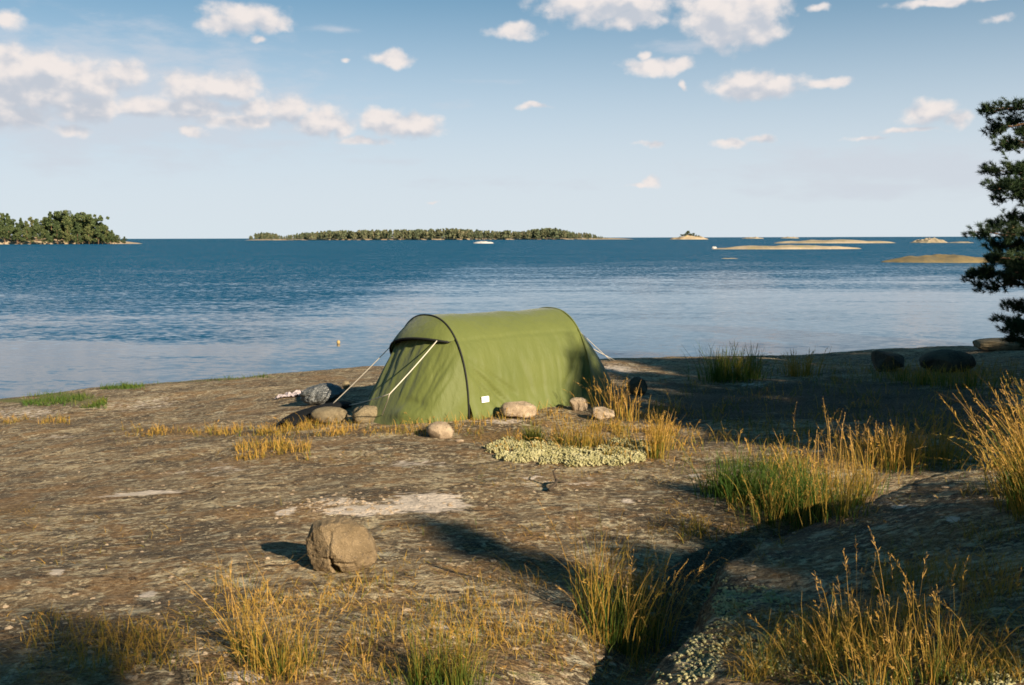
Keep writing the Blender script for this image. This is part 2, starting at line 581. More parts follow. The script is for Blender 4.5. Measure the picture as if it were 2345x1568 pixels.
def mat_plain(name, col, rough=.8, var=.25, scale=8, bump=0.0, spec=.3, trans=0.0):
    m, n, b = material(name)
    tcn = n.new('ShaderNodeTexCoord').outputs['Object']
    nz = n.noise(tcn, scale, 5, .6)
    c = n.mix(nz, tuple(x * (1 - var) for x in col), tuple(min(1, x * (1 + var)) for x in col))
    n.put(b.inputs['Base Color'], c)
    b.inputs['Roughness'].default_value = rough
    b.inputs['Specular IOR Level'].default_value = spec
    if bump:
        n.put(b.inputs['Normal'], n.bump(n.noise(tcn, scale * 3, 4, .6), bump, .02))
    if trans:
        t = n.new('ShaderNodeBsdfTranslucent')
        n.put(t.inputs['Color'], c)
        ms = n.new('ShaderNodeMixShader')
        ms.inputs[0].default_value = trans
        n.l.new(b.outputs[0], ms.inputs[1])
        n.l.new(t.outputs[0], ms.inputs[2])
        n.l.new(ms.outputs[0], n.n['Material Output'].inputs[0])
    return m


def mat_tint(name, stops, trans=.3, rough=.75, spec=.25):
    """colour by the per-blade attribute 'tint'"""
    m, n, b = material(name)
    r = n.new('ShaderNodeValToRGB')
    n.put(r.inputs[0], n.attr('tint'))
    e = r.color_ramp.elements
    while len(e) < len(stops):
        e.new(.5)
    for k, (pos, col) in enumerate(stops):
        e[k].position = pos
        e[k].color = col + (1,)
    n.put(b.inputs['Base Color'], r.outputs[0])
    b.inputs['Roughness'].default_value = rough
    b.inputs['Specular IOR Level'].default_value = spec
    t = n.new('ShaderNodeBsdfTranslucent')
    n.put(t.inputs['Color'], r.outputs[0])
    ms = n.new('ShaderNodeMixShader')
    ms.inputs[0].default_value = trans
    n.l.new(b.outputs[0], ms.inputs[1])
    n.l.new(t.outputs[0], ms.inputs[2])
    n.l.new(ms.outputs[0], n.n['Material Output'].inputs[0])
    return m


def mat_water():
    m, n, b = material('sea_water')
    geo = n.new('ShaderNodeNewGeometry').outputs['Position']
    s = n.new('ShaderNodeSeparateXYZ')
    n.put(s.inputs[0], geo)
    y = s.outputs[1]
    big = n.noise(n.mapping(geo, (.012, .05, 1), (0, 0, R(-4))), 1.0, 5, .55, .4)
    mid = n.noise(n.mapping(geo, (.045, .17, 1), (0, 0, R(-6))), 1.0, 5, .6, .6)
    sm = n.noise(n.mapping(geo, (.16, .75, 1), (0, 0, R(6))), 1.0, 4, .6, .5)
    ly = n.math('LOGARITHM', n.math('MAXIMUM', y, 1.0), 2.718)
    d = n.math('ADD', n.ss(ly, 3.25, 5.15), n.math('MULTIPLY', n.math('SUBTRACT', big, .5), .55))
    d = n.math('ADD', d, n.math('MULTIPLY', n.math('SUBTRACT', mid, .5), 1.1))
    d = n.math('ADD', d, n.math('MULTIPLY', n.math('SUBTRACT', sm, .5), .9))
    d = n.math('ADD', d, n.math('MULTIPLY', n.ss(s.outputs[0], -3, -10), n.ss(y, 24, 29, 0, .5)))
    rough = n.ss(d, -.25, 1.45)                     # 0 calm .. 1 ruffled by wind
    def slopes(scale, rot, sc):
        t = n.new('ShaderNodeTexNoise')
        n.put(t.inputs['Vector'], n.mapping(geo, scale, (0, 0, R(rot))))
        t.inputs['Scale'].default_value = sc
        t.inputs['Detail'].default_value = 3
        t.inputs['Roughness'].default_value = .62
        return n.vec('SUBTRACT', t.outputs['Color'], (.5, .5, .5))
    sl = n.vec('MULTIPLY_ADD', slopes((1, 1.7, 1), 12, 3.4), (1.3, 1.6, 0), n.vec('MULTIPLY', slopes((1, 1.8, 1), -9, .8), (.4, .4, 0)))
    sl = n.vec('MULTIPLY_ADD', slopes((.5, 1.2, 1), 4, .16), (.15, .22, 0), sl)
    amp = n.math('MULTIPLY', n.math('MULTIPLY_ADD', n.math('POWER', rough, 1.6), .955, .045), n.ss(ly, 3.6, 5.4, 1.0, 2.4))
    cbn = n.new('ShaderNodeCombineXYZ')
    cbn.inputs[2].default_value = 1
    sl = n.vec('ADD', sl, (0, -.24, 0))        # the waves run in, their steep faces towards the shore
    nrm = n.vec('NORMALIZE', n.vec('ADD', n.vec('SCALE', sl, scale=amp), cbn.outputs[0]))
    b.inputs['Base Color'].default_value = (.006, .05, .095, 1)
    n.put(b.inputs['Roughness'], n.ss(rough, 0, 1, .06, .16))
    b.inputs['IOR'].default_value = 1.333
    n.put(b.inputs['Normal'], nrm)
    return m


M_GROUND = mat_ground()
M_WATER = mat_water()
M_BOULDER = mat_stone('pink_granite', (.15, .104, .055), (.235, .165, .09), 9)
M_STONE = mat_stone('pale_stone', (.32, .23, .145), (.47, .35, .23), 14)
M_GREYSTONE = mat_stone('brown_stone', (.17, .13, .075), (.26, .2, .115), 14)
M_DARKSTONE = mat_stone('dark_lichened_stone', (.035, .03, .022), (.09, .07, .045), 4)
M_ISLE = mat_stone('island_rock', (.30, .215, .13), (.37, .28, .18), .05, (.32, .27, .10))
M_ISLE_MID = mat_stone('skerry_rock', (.25, .195, .12), (.34, .265, .175), .12, (.30, .25, .09))
M_ISLE_NEAR = mat_stone('grassy_skerry', (.13, .105, .06), (.19, .135, .06), .9, (.10, .08, .03))
M_WHITE = mat_plain('bleached_rock', (.52, .46, .40), .85, .1, .3)

# ------------------------------------------------------------------ the ground sheet
th = np.concatenate([np.linspace(-180, -42, 60, endpoint=False), np.linspace(-42, 42, 620, endpoint=False), np.linspace(42, 180, 60)])
rr = np.geomspace(.35, 48, 560)
TH, RR = np.meshgrid(np.radians(th), rr, indexing='ij')
gx_, gy_ = np.sin(TH) * RR, np.cos(TH) * RR
gzv = gz(gx_, gy_)
VG = np.stack([gx_, gy_, gzv], -1).reshape(-1, 3)
uu, vv = proj(VG)
front = VG[:, 1] > .8


def ell(lst):
    acc = np.zeros(len(VG))
    for (a, b_, ra, rb, wt, sl) in lst:
        dx = uu - a
        dy = vv - b_ - sl * dx
        acc = np.maximum(acc, wt * np.exp(-((dx / ra) ** 2 + (dy / rb) ** 2)))
    return np.where(front, acc, 0)


pale = ell([(980, 1152, 85, 24, 1.2, .02), (850, 1167, 120, 13, 1.1, -.04), (770, 1150, 80, 20, .55, -.1), (655, 1172, 30, 8, 1, -.2), (325, 1130, 100, 4.5, 1.1, -.07), (1220, 1093, 26, 5, 1, 0), (1440, 1146, 24, 6, .9, 0),
            (60, 945, 140, 22, .46, 0), (330, 925, 170, 26, .40, -.1), (1420, 845, 70, 14, .6, .1), (1590, 1088, 26, 5, .8, 0), (560, 1548, 60, 16, .8, .1), (1290, 1105, 250, 20, .35, -.05),
            (500, 1075, 200, 20, .38, -.08), (950, 1060, 120, 14, .45, 0), (1150, 965, 90, 8, .6, 0), (130, 1310, 26, 8, .9, -.1), (120, 1000, 100, 8, .4, 0), (1000, 955, 60, 8, .5, 0), (340, 1360, 26, 9, .8, -.2),
            (1010, 1435, 40, 18, .55, .1), (1480, 1005, 40, 12, .5, 0), (2180, 1188, 24, 7, 1, .1), (2060, 1160, 60, 14, .5, .1), (1720, 880, 60, 10, .5, 0)])
mossm = ell([(420, 990, 190, 9, .95, .02), (630, 1035, 90, 22, .9, .1), (1140, 1000, 90, 20, .8, 0), (1400, 1035, 220, 42, .85, 0), (40, 1172, 80, 18, .8, 0), (1000, 1500, 520, 60, .7, 0), (300, 1450, 170, 34, .85, .2), (600, 1540, 200, 60, .7, 0),
              (1800, 1180, 220, 45, .85, -.1), (1980, 1040, 260, 50, .7, 0), (1900, 930, 480, 60, .55, 0), (1480, 1390, 160, 90, .7, 0), (1700, 1110, 160, 40, .5, 0), (1650, 870, 200, 20, .5, 0), (2150, 860, 260, 30, .7, 0), (2000, 1500, 420, 130, .75, 0), (900, 985, 120, 12, .6, 0), (1560, 1000, 60, 18, .6, 0),
              (1150, 1250, 420, 60, .42, .1), (860, 1330, 160, 30, .5, 0), (90, 965, 120, 6, .7, 0)])
greenm = ell([(150, 910, 90, 16, .9, .05), (285, 886, 70, 6, .8, -.05), (40, 917, 60, 6, .9, 0), (1050, 1545, 330, 22, .55, 0), (250, 1490, 130, 26, .45, .2), (1800, 1110, 150, 45, .7, -.1), (520, 868, 300, 5, .5, -.06)])
soil_shade_m = ell([(1900, 915, 470, 48, 1.1, 0), (1620, 935, 200, 40, .9, 0), (2200, 960, 260, 50, .9, 0), (1480, 1440, 110, 90, 1.0, -.3), (1620, 1290, 120, 50, .9, -.4), (1850, 1205, 150, 24, .9, -.25), (1640, 1010, 110, 22, .6, 0)])  # dark soil in hollow and crevice, blackened further to paint in shade
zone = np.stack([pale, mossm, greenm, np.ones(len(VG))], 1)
ground = link_mesh('ground', VG, grid_faces(len(th), len(rr))[:, ::-1], M_GROUND, None, True, {'zone': zone, 'soil_shade': soil_shade_m})
tag(ground, 'weathered grey and brown granite shore rock with lichen streaks', 'rock', kind='structure')

# ------------------------------------------------------------------ sea
L = 40000.0
water = link_mesh('water', [(-L, -60, 0), (L, -60, 0), (L, L, 0), (-L, L, 0)], np.array([[0, 1, 2, 3]]), M_WATER)
tag(water, 'dark blue rippled sea with paler calm streaks near the shore', 'sea', kind='structure')


# ------------------------------------------------------------------ islands
def island(name, u0, u1, vbase, hgt, depth, mat, label, rough=.25, prof=1.0, seed=0):
    """low rock in the sea: spans photo units u0..u1, waterline at vbase, hgt metres high, depth metres deep"""
    A, B = pz(u0, vbase, 0), pz(u1, vbase, 0)
    cy, ry = (A[1] + B[1]) / 2 + depth * .5, depth * .5
    x0, x1 = (u0 - CU) / FU * cy, (u1 - CU) / FU * cy
    cx, rx = (x0 + x1) / 2, (x1 - x0) / 2
    nr, na = 26, 96
    r = np.linspace(0, 1.12, nr)
    t = np.linspace(0, 2 * math.pi, na, endpoint=False)
    RR_, TT = np.meshgrid(r, t, indexing='ij')
    edge = 1 + (.16 if rx < 60 else .04) * fbm(np.cos(TT) * 1.6 + seed, np.sin(TT) * 1.6, 3)
    x, y = np.cos(TT) * RR_ * rx * edge, np.sin(TT) * RR_ * ry * edge
    z = hgt * (np.clip(1 - RR_ ** 2, -.3, 1)) ** 1.0
    z = np.where(RR_ > 1, -.3 * hgt * (RR_ - 1) * 8 - .02, hgt * np.maximum(1 - RR_ ** 2, 0) ** prof * (1 + rough * 2.2 * fbm(x / rx * 2.6 + seed * 3, y / ry * 1.5 + seed, 4)))
    V = np.stack([x, y, z], -1).reshape(-1, 3)
    o = link_mesh(name, V, grid_faces(nr, na, True), mat, None, True, loc=(cx, cy, 0))
    return tag(o, label, 'island', kind='structure'), np.array((cx, cy, rx, ry))


def isle_z(cx, cy, rx, ry, h, x, y):
    q = ((x - cx) / rx) ** 2 + ((y - cy) / ry) ** 2
    return h * max(0, 1 - q)


left_isle, LI = island('island', -420, 318, 559.5, 4.2, 60, M_ISLE, 'wooded rocky island at the left edge of the bay', .18, .6, 1)
mid_isle, MI = island('island', 572, 1440, 549.3, 3.2, 170, M_ISLE, 'long low wooded island in the middle of the horizon', .15, .4, 2)
tree_islet, TI = island('islet', 1535, 1622, 548.0, 4.0, 30, M_ISLE, 'small islet with a few trees right of the long island', .2, .7, 3)
island('skerry', 1648, 1958, 570.5, .75, 9, M_ISLE_MID, 'long pale low skerry out in the bay', .18, .45, 4)
island('skerry', 1770, 2035, 556.8, 1.3, 18, M_ISLE_MID, 'low skerry behind the long pale skerry', .18, .5, 5)
island('skerry', 2085, 2165, 556.0, 1.9, 14, M_ISLE_MID, 'small peaked skerry near the horizon on the right', .4, 1.2, 6)
island('skerry', 2165, 2225, 556.0, .45, 10, M_ISLE_MID, 'thin flat skerry beside the small peaked skerry', .4, .8, 13)
island('skerry', 2025, 2290, 601.5, .72, 6, M_ISLE_NEAR, 'grassy brown skerry partly behind the pine branches', .12, .7, 7)
island('skerry', 1700, 1745, 546.3, 2.2, 30, M_ISLE_MID, 'tiny pale skerry on the horizon', .3, .5, 8)
island('skerry', 1785, 1825, 545.6, 2.4, 30, M_ISLE_MID, 'second tiny skerry on the horizon to the right', .3, .5, 9)
island('skerry', 1650, 1690, 592.2, .07, 1.2, M_ISLE_MID, 'flat wave washed rock below the long pale skerry', .3, .5, 10)
island('skerry', 1086, 1130, 557.0, .95, 9, M_WHITE, 'whitish rounded rock in the water before the long island', .12, .5, 11)
island('skerry', 1628, 1641, 569.8, .5, 1.2, M_WHITE, 'small white rock at the left tip of the long skerry', .2, .6, 12)


# ------------------------------------------------------------------ trees
M_BARK = mat_plain('pine_bark', (.16, .09, .05), .9, .4, 14, .8)
M_NEEDLE = mat_tint('pine_needles', [(0, (.014, .028, .010)), (.6, (.028, .052, .016)), (1, (.06, .08, .024))], .12, .6)
M_LEAF = mat_tint('island_foliage', [(0, (.035, .055, .02)), (.5, (.085, .11, .036)), (1, (.17, .155, .055))], .15, .8)
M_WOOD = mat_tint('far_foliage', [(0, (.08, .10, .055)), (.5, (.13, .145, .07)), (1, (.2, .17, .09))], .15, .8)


def needles(cent, dirs, n, ln, wd, spread=1.0, g=None):
    """n thin needle triangles round every shoot"""
    g = g or rng
    N = len(cent)
    d = dirs[:, None, :] * .9 + g.normal(size=(N, n, 3)) * .62 * spread
    d /= np.linalg.norm(d, axis=2)[..., None]
    sl = g.uniform(-.6, .5, (N, n, 1)) * ln * .8
    base = cent[:, None, :] + dirs[:, None, :] * sl
    L_ = ln * g.uniform(.7, 1.15, (N, n, 1))
    side = np.cross(d, g.normal(size=(N, n, 3)))
    side /= np.linalg.norm(side, axis=2)[..., None] + 1e-9
    V = np.stack([base - side * wd / 2, base + side * wd / 2, base + d * L_], 2).reshape(-1, 3)
    F = np.arange(len(V)).reshape(-1, 3)
    t = np.repeat(np.clip(g.normal(.45, .2, N)[:, None] + g.normal(0, .12, (N, n)), 0, 1).ravel(), 3)
    return V, F, t


def limb_path(a, b, sag, n=9, wob=.03, g=None):
    g = g or rng
    t = np.linspace(0, 1, n)[:, None]
    L_ = np.linalg.norm(b - a)
    P = a + (b - a) * t
    P[:, 2] += sag * L_ * (4 * t[:, 0] * (1 - t[:, 0]))
    w_ = g.normal(size=(n, 3)) * wob * L_
    w_[0] = 0
    return P + w_ * t


def pine(name, loc, H, limbs, trunk_r, nd, ln, wd, clumps, seed, bend=(0, 0)):
    """trunk with limbs and a crown of needle shoots; limbs = [(base height, tip xyz relative to the foot)]"""
    g = np.random.default_rng(seed)
    root = empty(name, loc)
    t = np.linspace(0, 1, 14)
    tp = np.stack([bend[0] * t ** 2 + .06 * np.sin(t * 7), bend[1] * t ** 2 + .05 * np.cos(t * 5), H * t - .15], 1)
    parts = [tube(tp, trunk_r * (1 - .9 * t) + .01, 9)]
    cs, ds = [], []
    for (bh, tip) in limbs:
        k = bh / H
        a = np.array((np.interp(k, t, tp[:, 0]), np.interp(k, t, tp[:, 1]), bh))
        tip = np.asarray(tip, float)
        L_ = np.linalg.norm(tip - a)
        P = limb_path(a, tip, g.uniform(-.08, .05), 9, .022, g)
        parts.append(tube(P, np.linspace(.012 + .016 * L_, .006, 9), 6))
        nb = max(3, int(clumps * L_))
        for _ in range(nb):
            u = g.uniform(.32, 1.0) ** .8
            q = np.array([np.interp(u, np.linspace(0, 1, 9), P[:, c]) for c in range(3)])
            ax = (tip - a) / L_
            sd_ = np.cross(ax, (0, 0, 1.0)) * g.choice((-1, 1))
            sl = L_ * (.09 + .24 * (1 - abs(u - .6) * 1.3)) * g.uniform(.4, 1)
            e = q + (ax * g.uniform(.3, .9) + sd_ * g.uniform(.2, 1) + np.array((0, 0, g.uniform(-.08, .4)))) * sl
            if u > .9:
                e = q + ax * g.uniform(0, .12)
            pts = limb_path(q, e, .03, 4, .03, g)
            if nd > 10:
                parts.append(tube(pts, np.linspace(.008, .004, 4), 4))
            for f in np.linspace(.4, 1, max(2, int(np.linalg.norm(e - q) / (ln * 1.0)))):
                c = q + (e - q) * f
                for _k in range(3):
                    cs.append(c + g.normal(size=3) * ln * .55)
                    dd = (e - q) + np.array((0, 0, .35 * sl + .02))
                    ds.append(dd / (np.linalg.norm(dd) + 1e-9) + g.normal(size=3) * .35)
    cs, ds = np.array(cs), np.array(ds)
    ds /= np.linalg.norm(ds, axis=1)[:, None]
    V, F = merge(parts)
    link_mesh('trunk', V, F, M_BARK, root, True)
    V, F, tt = needles(cs, ds, nd, ln, wd, 1, g)
    link_mesh('crown', V, F, M_NEEDLE, root, False, {'tint': tt})
    return root


# the pine at the right edge of the view: limbs reach to the tips seen in the photo
PX, PY = 7.95, 14.0
foot = np.array((PX, PY, float(gzf(PX, PY))))
limbs = []
g0 = np.random.default_rng(5)
for (u, v, dD) in [(2238, 252, 0), (2262, 290, .5), (2282, 318, -.3), (2330, 240, .3), (2246, 386, .2), (2270, 425, -.4), (2290, 448, .4), (2318, 388, -.2), (2300, 478, .1), (2262, 505, .5), (2232, 532, -.2), (2255, 558, .3), (2262, 590, -.5),
                   (2206, 616, .1), (2238, 650, .5), (2290, 640, -.4), (2300, 690, .3), (2300, 560, .6), (2320, 610, -.6), (2268, 746, -.1), (2300, 766, .4), (2318, 742, -.5), (2330, 700, .6), (2330, 520, .2), (2325, 430, .7), (2322, 300, .6)]:
    tip = pd(u + 14, v + 8, PY + dD) - foot
    bh = np.clip(tip[2] + .1 * abs(tip[0]) + g0.uniform(-.25, .1), .3, 5.0)
    limbs.append((bh, tip))
for k in range(70):
    a_ = g0.uniform(-1.9, 1.9)
    h_ = g0.uniform(.9, 5.1)
    l_ = (1.45 - .2 * h_) * g0.uniform(.5, 1.0)
    tip = (math.cos(a_) * l_ + .1, math.sin(a_) * l_, h_ + g0.uniform(-.1, .5))
    if proj(foot + np.array(tip))[0] > 2345:
        limbs.append((h_, tip))
o = pine('pine_tree', foot, 5.6, limbs, .13, 44, .075, .0075, 10.5, 21, (.12, .1))
tag(o, 'dark pine with drooping needle branches rising at the right edge of the shore', 'tree')


def rand_limbs(H, wid, n, seed, cone=False, low=.12):
    g = np.random.default_rng(seed)
    out = []
    for k in range(n):
        f = low + (1 - low) * (k + g.uniform(0, 1)) / n
        a_ = k * 2.4 + g.uniform(-.4, .4)
        prof = (1 - f) ** .9 + .05 if cone else math.sin(math.pi * min(1, (f * .86 + .14))) ** .7
        l_ = wid * prof * g.uniform(.7, 1.1)
        out.append((f * H, (math.cos(a_) * l_, math.sin(a_) * l_, f * H + (g.uniform(-.35, .1) if cone else g.uniform(0, .5)))))
    return out


def on_ground(q, t):
    """point q across and t along a fixed ground frame"""
    return q * .733 - t * .68, q * .68 + t * .733


TAN = math.tan(SUN_EL)


def place_px(u, v, top, dz=0.0):
    """foot of a tree of height top whose tip throws its shadow on the rock at photo point (u, v), dz above the rock"""
    P = pg(u, v)
    d = top / TAN
    for _ in range(8):
        x, y = P[0] + SH[0] * d, P[1] + SH[1] * d
        d = (gnd(x, y) + top - P[2] - dz) / TAN
    return x, y


def gnd(x, y):
    return float(gz(np.array([x]), np.array([y]))[0])


def tree_copy(src, loc, rz, sc, label):
    c = src.copy()
    c.location, c.rotation_euler, c.scale = loc, (0, 0, rz), (sc, sc, sc)
    c['label'] = label
    C.objects.link(c)
    for ch in src.children:
        k = ch.copy()
        k.parent = c
        C.objects.link(k)
    return c


GROVE = 'pines shading the shore'
x, y = place_px(875, 1160, 4.4)
spruce = pine('pine_tree', (x, y, gnd(x, y)), 4.5, rand_limbs(4.4, 1.05, 64, 3, True, .1), .1, 12, .12, .022, 14, 31)
tag(spruce, 'slender young pine behind the viewer whose pointed shadow crosses the rock', 'tree', GROVE)
x, y = place_px(1470, 862, 6.5)
big = pine('pine_tree', (x, y, gnd(x, y)), 6.6, rand_limbs(6.5, 1.7, 80, 8, False, .12), .16, 12, .16, .034, 12, 32)
tag(big, 'tall bushy pine beside the viewer shading the rock behind the tent', 'tree', GROVE)
for (u, v, dz, H_, kind) in [(1332, 922, .38, 6.4, 's'), (1358, 912, .50, 6.6, 's'), (1384, 895, .6, 6.8, 's'), (1640, 846, 0, 7.0, 'b'), (1760, 838, 0, 7.2, 'b'), (1850, 850, 0, 6.0, 'b'), (1960, 838, 0, 7.0, 'b'), (2060, 845, 0, 6.4, 'b'), (2160, 836, 0, 7.0, 'b'), (2260, 848, 0, 6.4, 'b'), (2345, 840, 0, 7.2, 'b'), (1480, 900, 0, 5.2, 'b'), (1700, 880, 0, 5.6, 'b'), (1900, 885, 0, 5.6, 'b'), (2120, 880, 0, 6, 'b'),
                             (1640, 1300, 0, 4.0, 's'), (1850, 1262, 0, 4.2, 's'), (2060, 1225, 0, 4.4, 's'), (2250, 1205, 0, 4.6, 's'), (2420, 1195, 0, 4.6, 's'), (2200, 1290, 0, 4.0, 's'), (2000, 1300, 0, 3.6, 's'), (2110, 1256, 0, 5, 'b'), (2320, 1240, 0, 5, 'b'), (1800, 1290, 0, 4, 's'), (-400, 1490, 0, 6.6, 'b'), (-800, 1400, 0, 6.6, 'b')]:
    x, y = place_px(u, v, H_, dz)
    tree_copy(big if kind == 'b' else spruce, (x, y, gnd(x, y)), u * 1.7, H_ / (6.5 if kind == 'b' else 4.4), 'unseen pine added to the grove to block sky light')
for (x, y, sc) in [(-7.5, 1, 1.1), (-9, -3, 1.15), (-5.5, -4, 1.1), (-8, -7, 1.2), (-4, -7.5, 1.2), (18.5, 14, 1.2), (19, 9, 1.15), (15.5, 7, 1.1), (17, 4, 1.1), (21, 3, 1.2), (13, 3.5, 1.0)]:  # extra pines out of view, added to cut sky light in the shade
    tree_copy(big, (x, y, gnd(x, y)), x * 1.7, sc, 'unseen pine added to the grove to block sky light')


# ---- foliage crowns for the far islands
def crown_mesh(H, wid, n, size, seed, low=.12, kind='round'):
    """leaf clumps through an uneven crown of several lobes"""
    g = np.random.default_rng(seed)
    lobes = []
    for k in range(30):
        f = (k + g.random()) / 30
        prof = math.sin(math.pi * (.12 + .80 * f)) ** .8 * (1 - .35 * f) if kind == 'round' else ((1.05 - f) * 1.1 if kind == 'cone' else .5 + .6 * f)
        lobes.append((g.normal(0, 1, 2) * wid * .42 * prof, H * (low + .12 + (.86 - low) * f), wid * g.uniform(.14, .30) * (1.2 - .55 * f)))
    pts = []
    for k in range(n):
        (c, z, r) = lobes[g.integers(len(lobes))]
        d = g.normal(size=3)
        d /= np.linalg.norm(d)
        p = np.array((c[0], c[1], z)) + d * r * g.uniform(.55, 1.05) * np.array((1, 1, 1.05))
        pts.append(p)
    pts = np.array(pts)
    pts[:, 2] = np.clip(pts[:, 2], H * low, H)
    a, b_ = g.normal(size=(n, 3)), g.normal(size=(n, 3))
    a /= np.linalg.norm(a, axis=1)[:, None]
    b_ = np.cross(a, b_)
    b_ /= np.linalg.norm(b_, axis=1)[:, None]
    s1 = size * g.uniform(.6, 1.3, (n, 1))
    V = np.stack([pts - a * s1, pts + b_ * s1 * .7, pts + a * s1, pts - b_ * s1 * .7], 1).reshape(-1, 3)
    F = np.arange(4 * n).reshape(-1, 4)
    t = np.repeat(np.clip(g.normal(.5, .22, n), 0, 1), 4)
    return V, F, t


PROTO = []
for k, (wd_, low_, tn, kn_) in enumerate([(4.4, .08, -.1, 'round'), (3.2, .04, -.26, 'cone'), (4.6, .30, -.06, 'pine'), (3.4, .06, .16, 'round'), (3.6, .05, -.3, 'cone'), (4.0, .22, -.14, 'pine')]):
    V, F, t = crown_mesh(10, wd_, 2200, .30, 50 + k, low_, kn_)
    root = empty('island_tree', (0, 0, -200 - k))
    tw = np.linspace(0, 1, 6)
    Vt, Ft = tube(np.stack([.2 * np.sin(tw * 3), 0 * tw, tw * 8.5 - .6], 1), .22 * (1 - .7 * tw), 7)
    link_mesh('trunk', Vt, Ft, M_BARK, root, True)
    link_mesh('crown', V, F, M_LEAF, root, False, {'tint': np.clip(t + tn, 0, 1)})
    PROTO.append(root)
# photo position of the crown's middle, its top and foot, depth behind the island's front shore, kind, label
LT = [(-60, 500, 548, 26, 2, None), (-25, 505, 550, 20, 4, None), (3, 486, 549, 30, 0, None), (20, 488, 549, 26, 1, 'pointed tree rising highest near the left end of the left island'), (42, 512, 550, 22, 4, None), (62, 505, 550, 30, 3, None), (85, 500, 552, 28, 1, None),
      (98, 516, 555, 12, 2, 'broad low green tree close to the shore of the left island'), (118, 484, 550, 30, 1, 'slim dark tree at the left of the highest crowns on the left island'), (136, 483, 550, 34, 4, None), (132, 505, 550, 20, 4, None), (160, 481, 549, 30, 2, 'highest round crown in the middle of the left island'),
      (186, 485, 549, 28, 0, None), (155, 515, 551, 16, 3, 'yellowish brown tree in front of the highest round crown on the left island'), (178, 508, 550, 20, 4, None), (206, 490, 549, 28, 2, None), (222, 492, 549, 24, 5, None), (204, 512, 551, 18, 3, None), (234, 508, 549, 24, 0, None),
      (246, 517, 549, 26, 3, None), (256, 526, 550, 20, 0, 'last tall tree before the bare right tip of the left island'), (252, 530, 555, 10, 1, 'small green bush tree at the shore near the right tip of the left island'), (182, 534, 553, 10, 4, 'small green bush on the bare slope of the left island'), (262, 538, 553, 12, 5, None),
      (285, 541, 552, 14, 1, 'tiny dark bush alone on the right tip of the left island'), (70, 520, 554, 14, 0, None), (40, 520, 552, 16, 5, None), (110, 528, 556, 8, 4, None), (10, 515, 551, 18, 5, None), (225, 515, 551, 18, 1, None), (150, 500, 549, 40, 0, None), (175, 495, 549, 44, 5, None), (100, 500, 549, 44, 2, None), (-90, 498, 549, 30, 0, None), (50, 498, 549, 34, 1, None), (73, 496, 549, 36, 3, None), (30, 500, 549, 36, 5, None), (128, 492, 549, 38, 1, None), (168, 490, 549, 40, 1, None), (195, 497, 549, 38, 3, None), (213, 498, 549, 36, 1, None), (230, 511, 549, 32, 1, None), (243, 514, 549, 30, 0, None), (148, 494, 549, 38, 3, None), (110, 496, 549, 38, 0, None), (268, 537, 551, 14, 3, None), (-120, 510, 549, 24, 2, None)]
used = set()
FRONT = pz(100, 559.5, 0)[1]
for (u, vt, vb, dep, kd, lab) in LT:
    D_ = FRONT + dep
    P, T_ = pd(u, vb, D_), pd(u, vt, D_)
    zb = isle_z(*LI, 4.2, P[0], P[1])
    zb = min(zb, P[2] + .3)
    h_ = T_[2] - zb
    src = PROTO[kd]
    if kd in used:
        o = tree_copy(src, (P[0], P[1], zb), u * .7, h_ / 10.2, '')
    else:
        used.add(kd)
        o = src
        o.location, o.rotation_euler, o.scale = (P[0], P[1], zb), (0, 0, u * .7), (h_ / 10.2,) * 3
    if h_ / 10.2 < .5:
        o.scale[0] = o.scale[1] = h_ / 10.2 * 1.6
    tag(o, lab or 'leafy green tree packed in the wood on the left island', 'tree', 'trees on the left island')

# three trees on the small islet, one shed and the wood on the long island
for (u, vt, vb, kd, lab) in [(1576, 528, 546, 0, 'tallest tree in the middle of the small islet'), (1562, 536, 545, 2, 'low tree at the left of the small islet'), (1600, 538, 545.5, 3, 'low tree at the right of the small islet'), (1588, 533, 545, 0, 'second tallest tree on the small islet'), (1569, 534, 546, 3, None), (1582, 535, 546.5, 2, None), (1594, 537, 546.5, 0, None), (1557, 540, 547, 3, None), (1574, 537, 547, 0, None), (1606, 541, 547, 2, None)]:
    D_ = TI[1]
    P, T_ = pd(u, vb, D_), pd(u, vt, D_)
    zb = isle_z(*TI, 4.0, P[0], P[1]) - .3
    h_ = T_[2] - zb
    lab = lab or 'small bushy tree in the clump covering the small islet'
    o = tree_copy(PROTO[kd], (P[0], P[1], zb), u, h_ / 10.2, lab)
    o.scale[0] = o.scale[1] = h_ / 10.2 * 2.0
    tag(o, lab, 'tree', 'trees on the small islet')
gw = np.random.default_rng(77)
WP = np.array([(570, 541), (585, 534), (605, 531), (625, 533), (640, 537), (652, 540), (665, 536), (690, 532), (730, 530), (770, 526), (800, 528), (840, 525), (870, 527), (905, 525), (950, 526), (985, 524), (1030, 522), (1070, 525), (1110, 526), (1135, 530), (1160, 527), (1190, 530), (1215, 526), (1240, 523), (1265, 521), (1290, 526), (1320, 533), (1340, 531), (1360, 536), (1380, 541), (1395, 545)], float)
parts, tints = [], []
MF = pz(1000, 549.3, 0)[1]
base_cr = [crown_mesh(10, w_, 130, .85, 90 + k, .05) for k, w_ in enumerate((3.2, 4, 2.6, 3.6))]
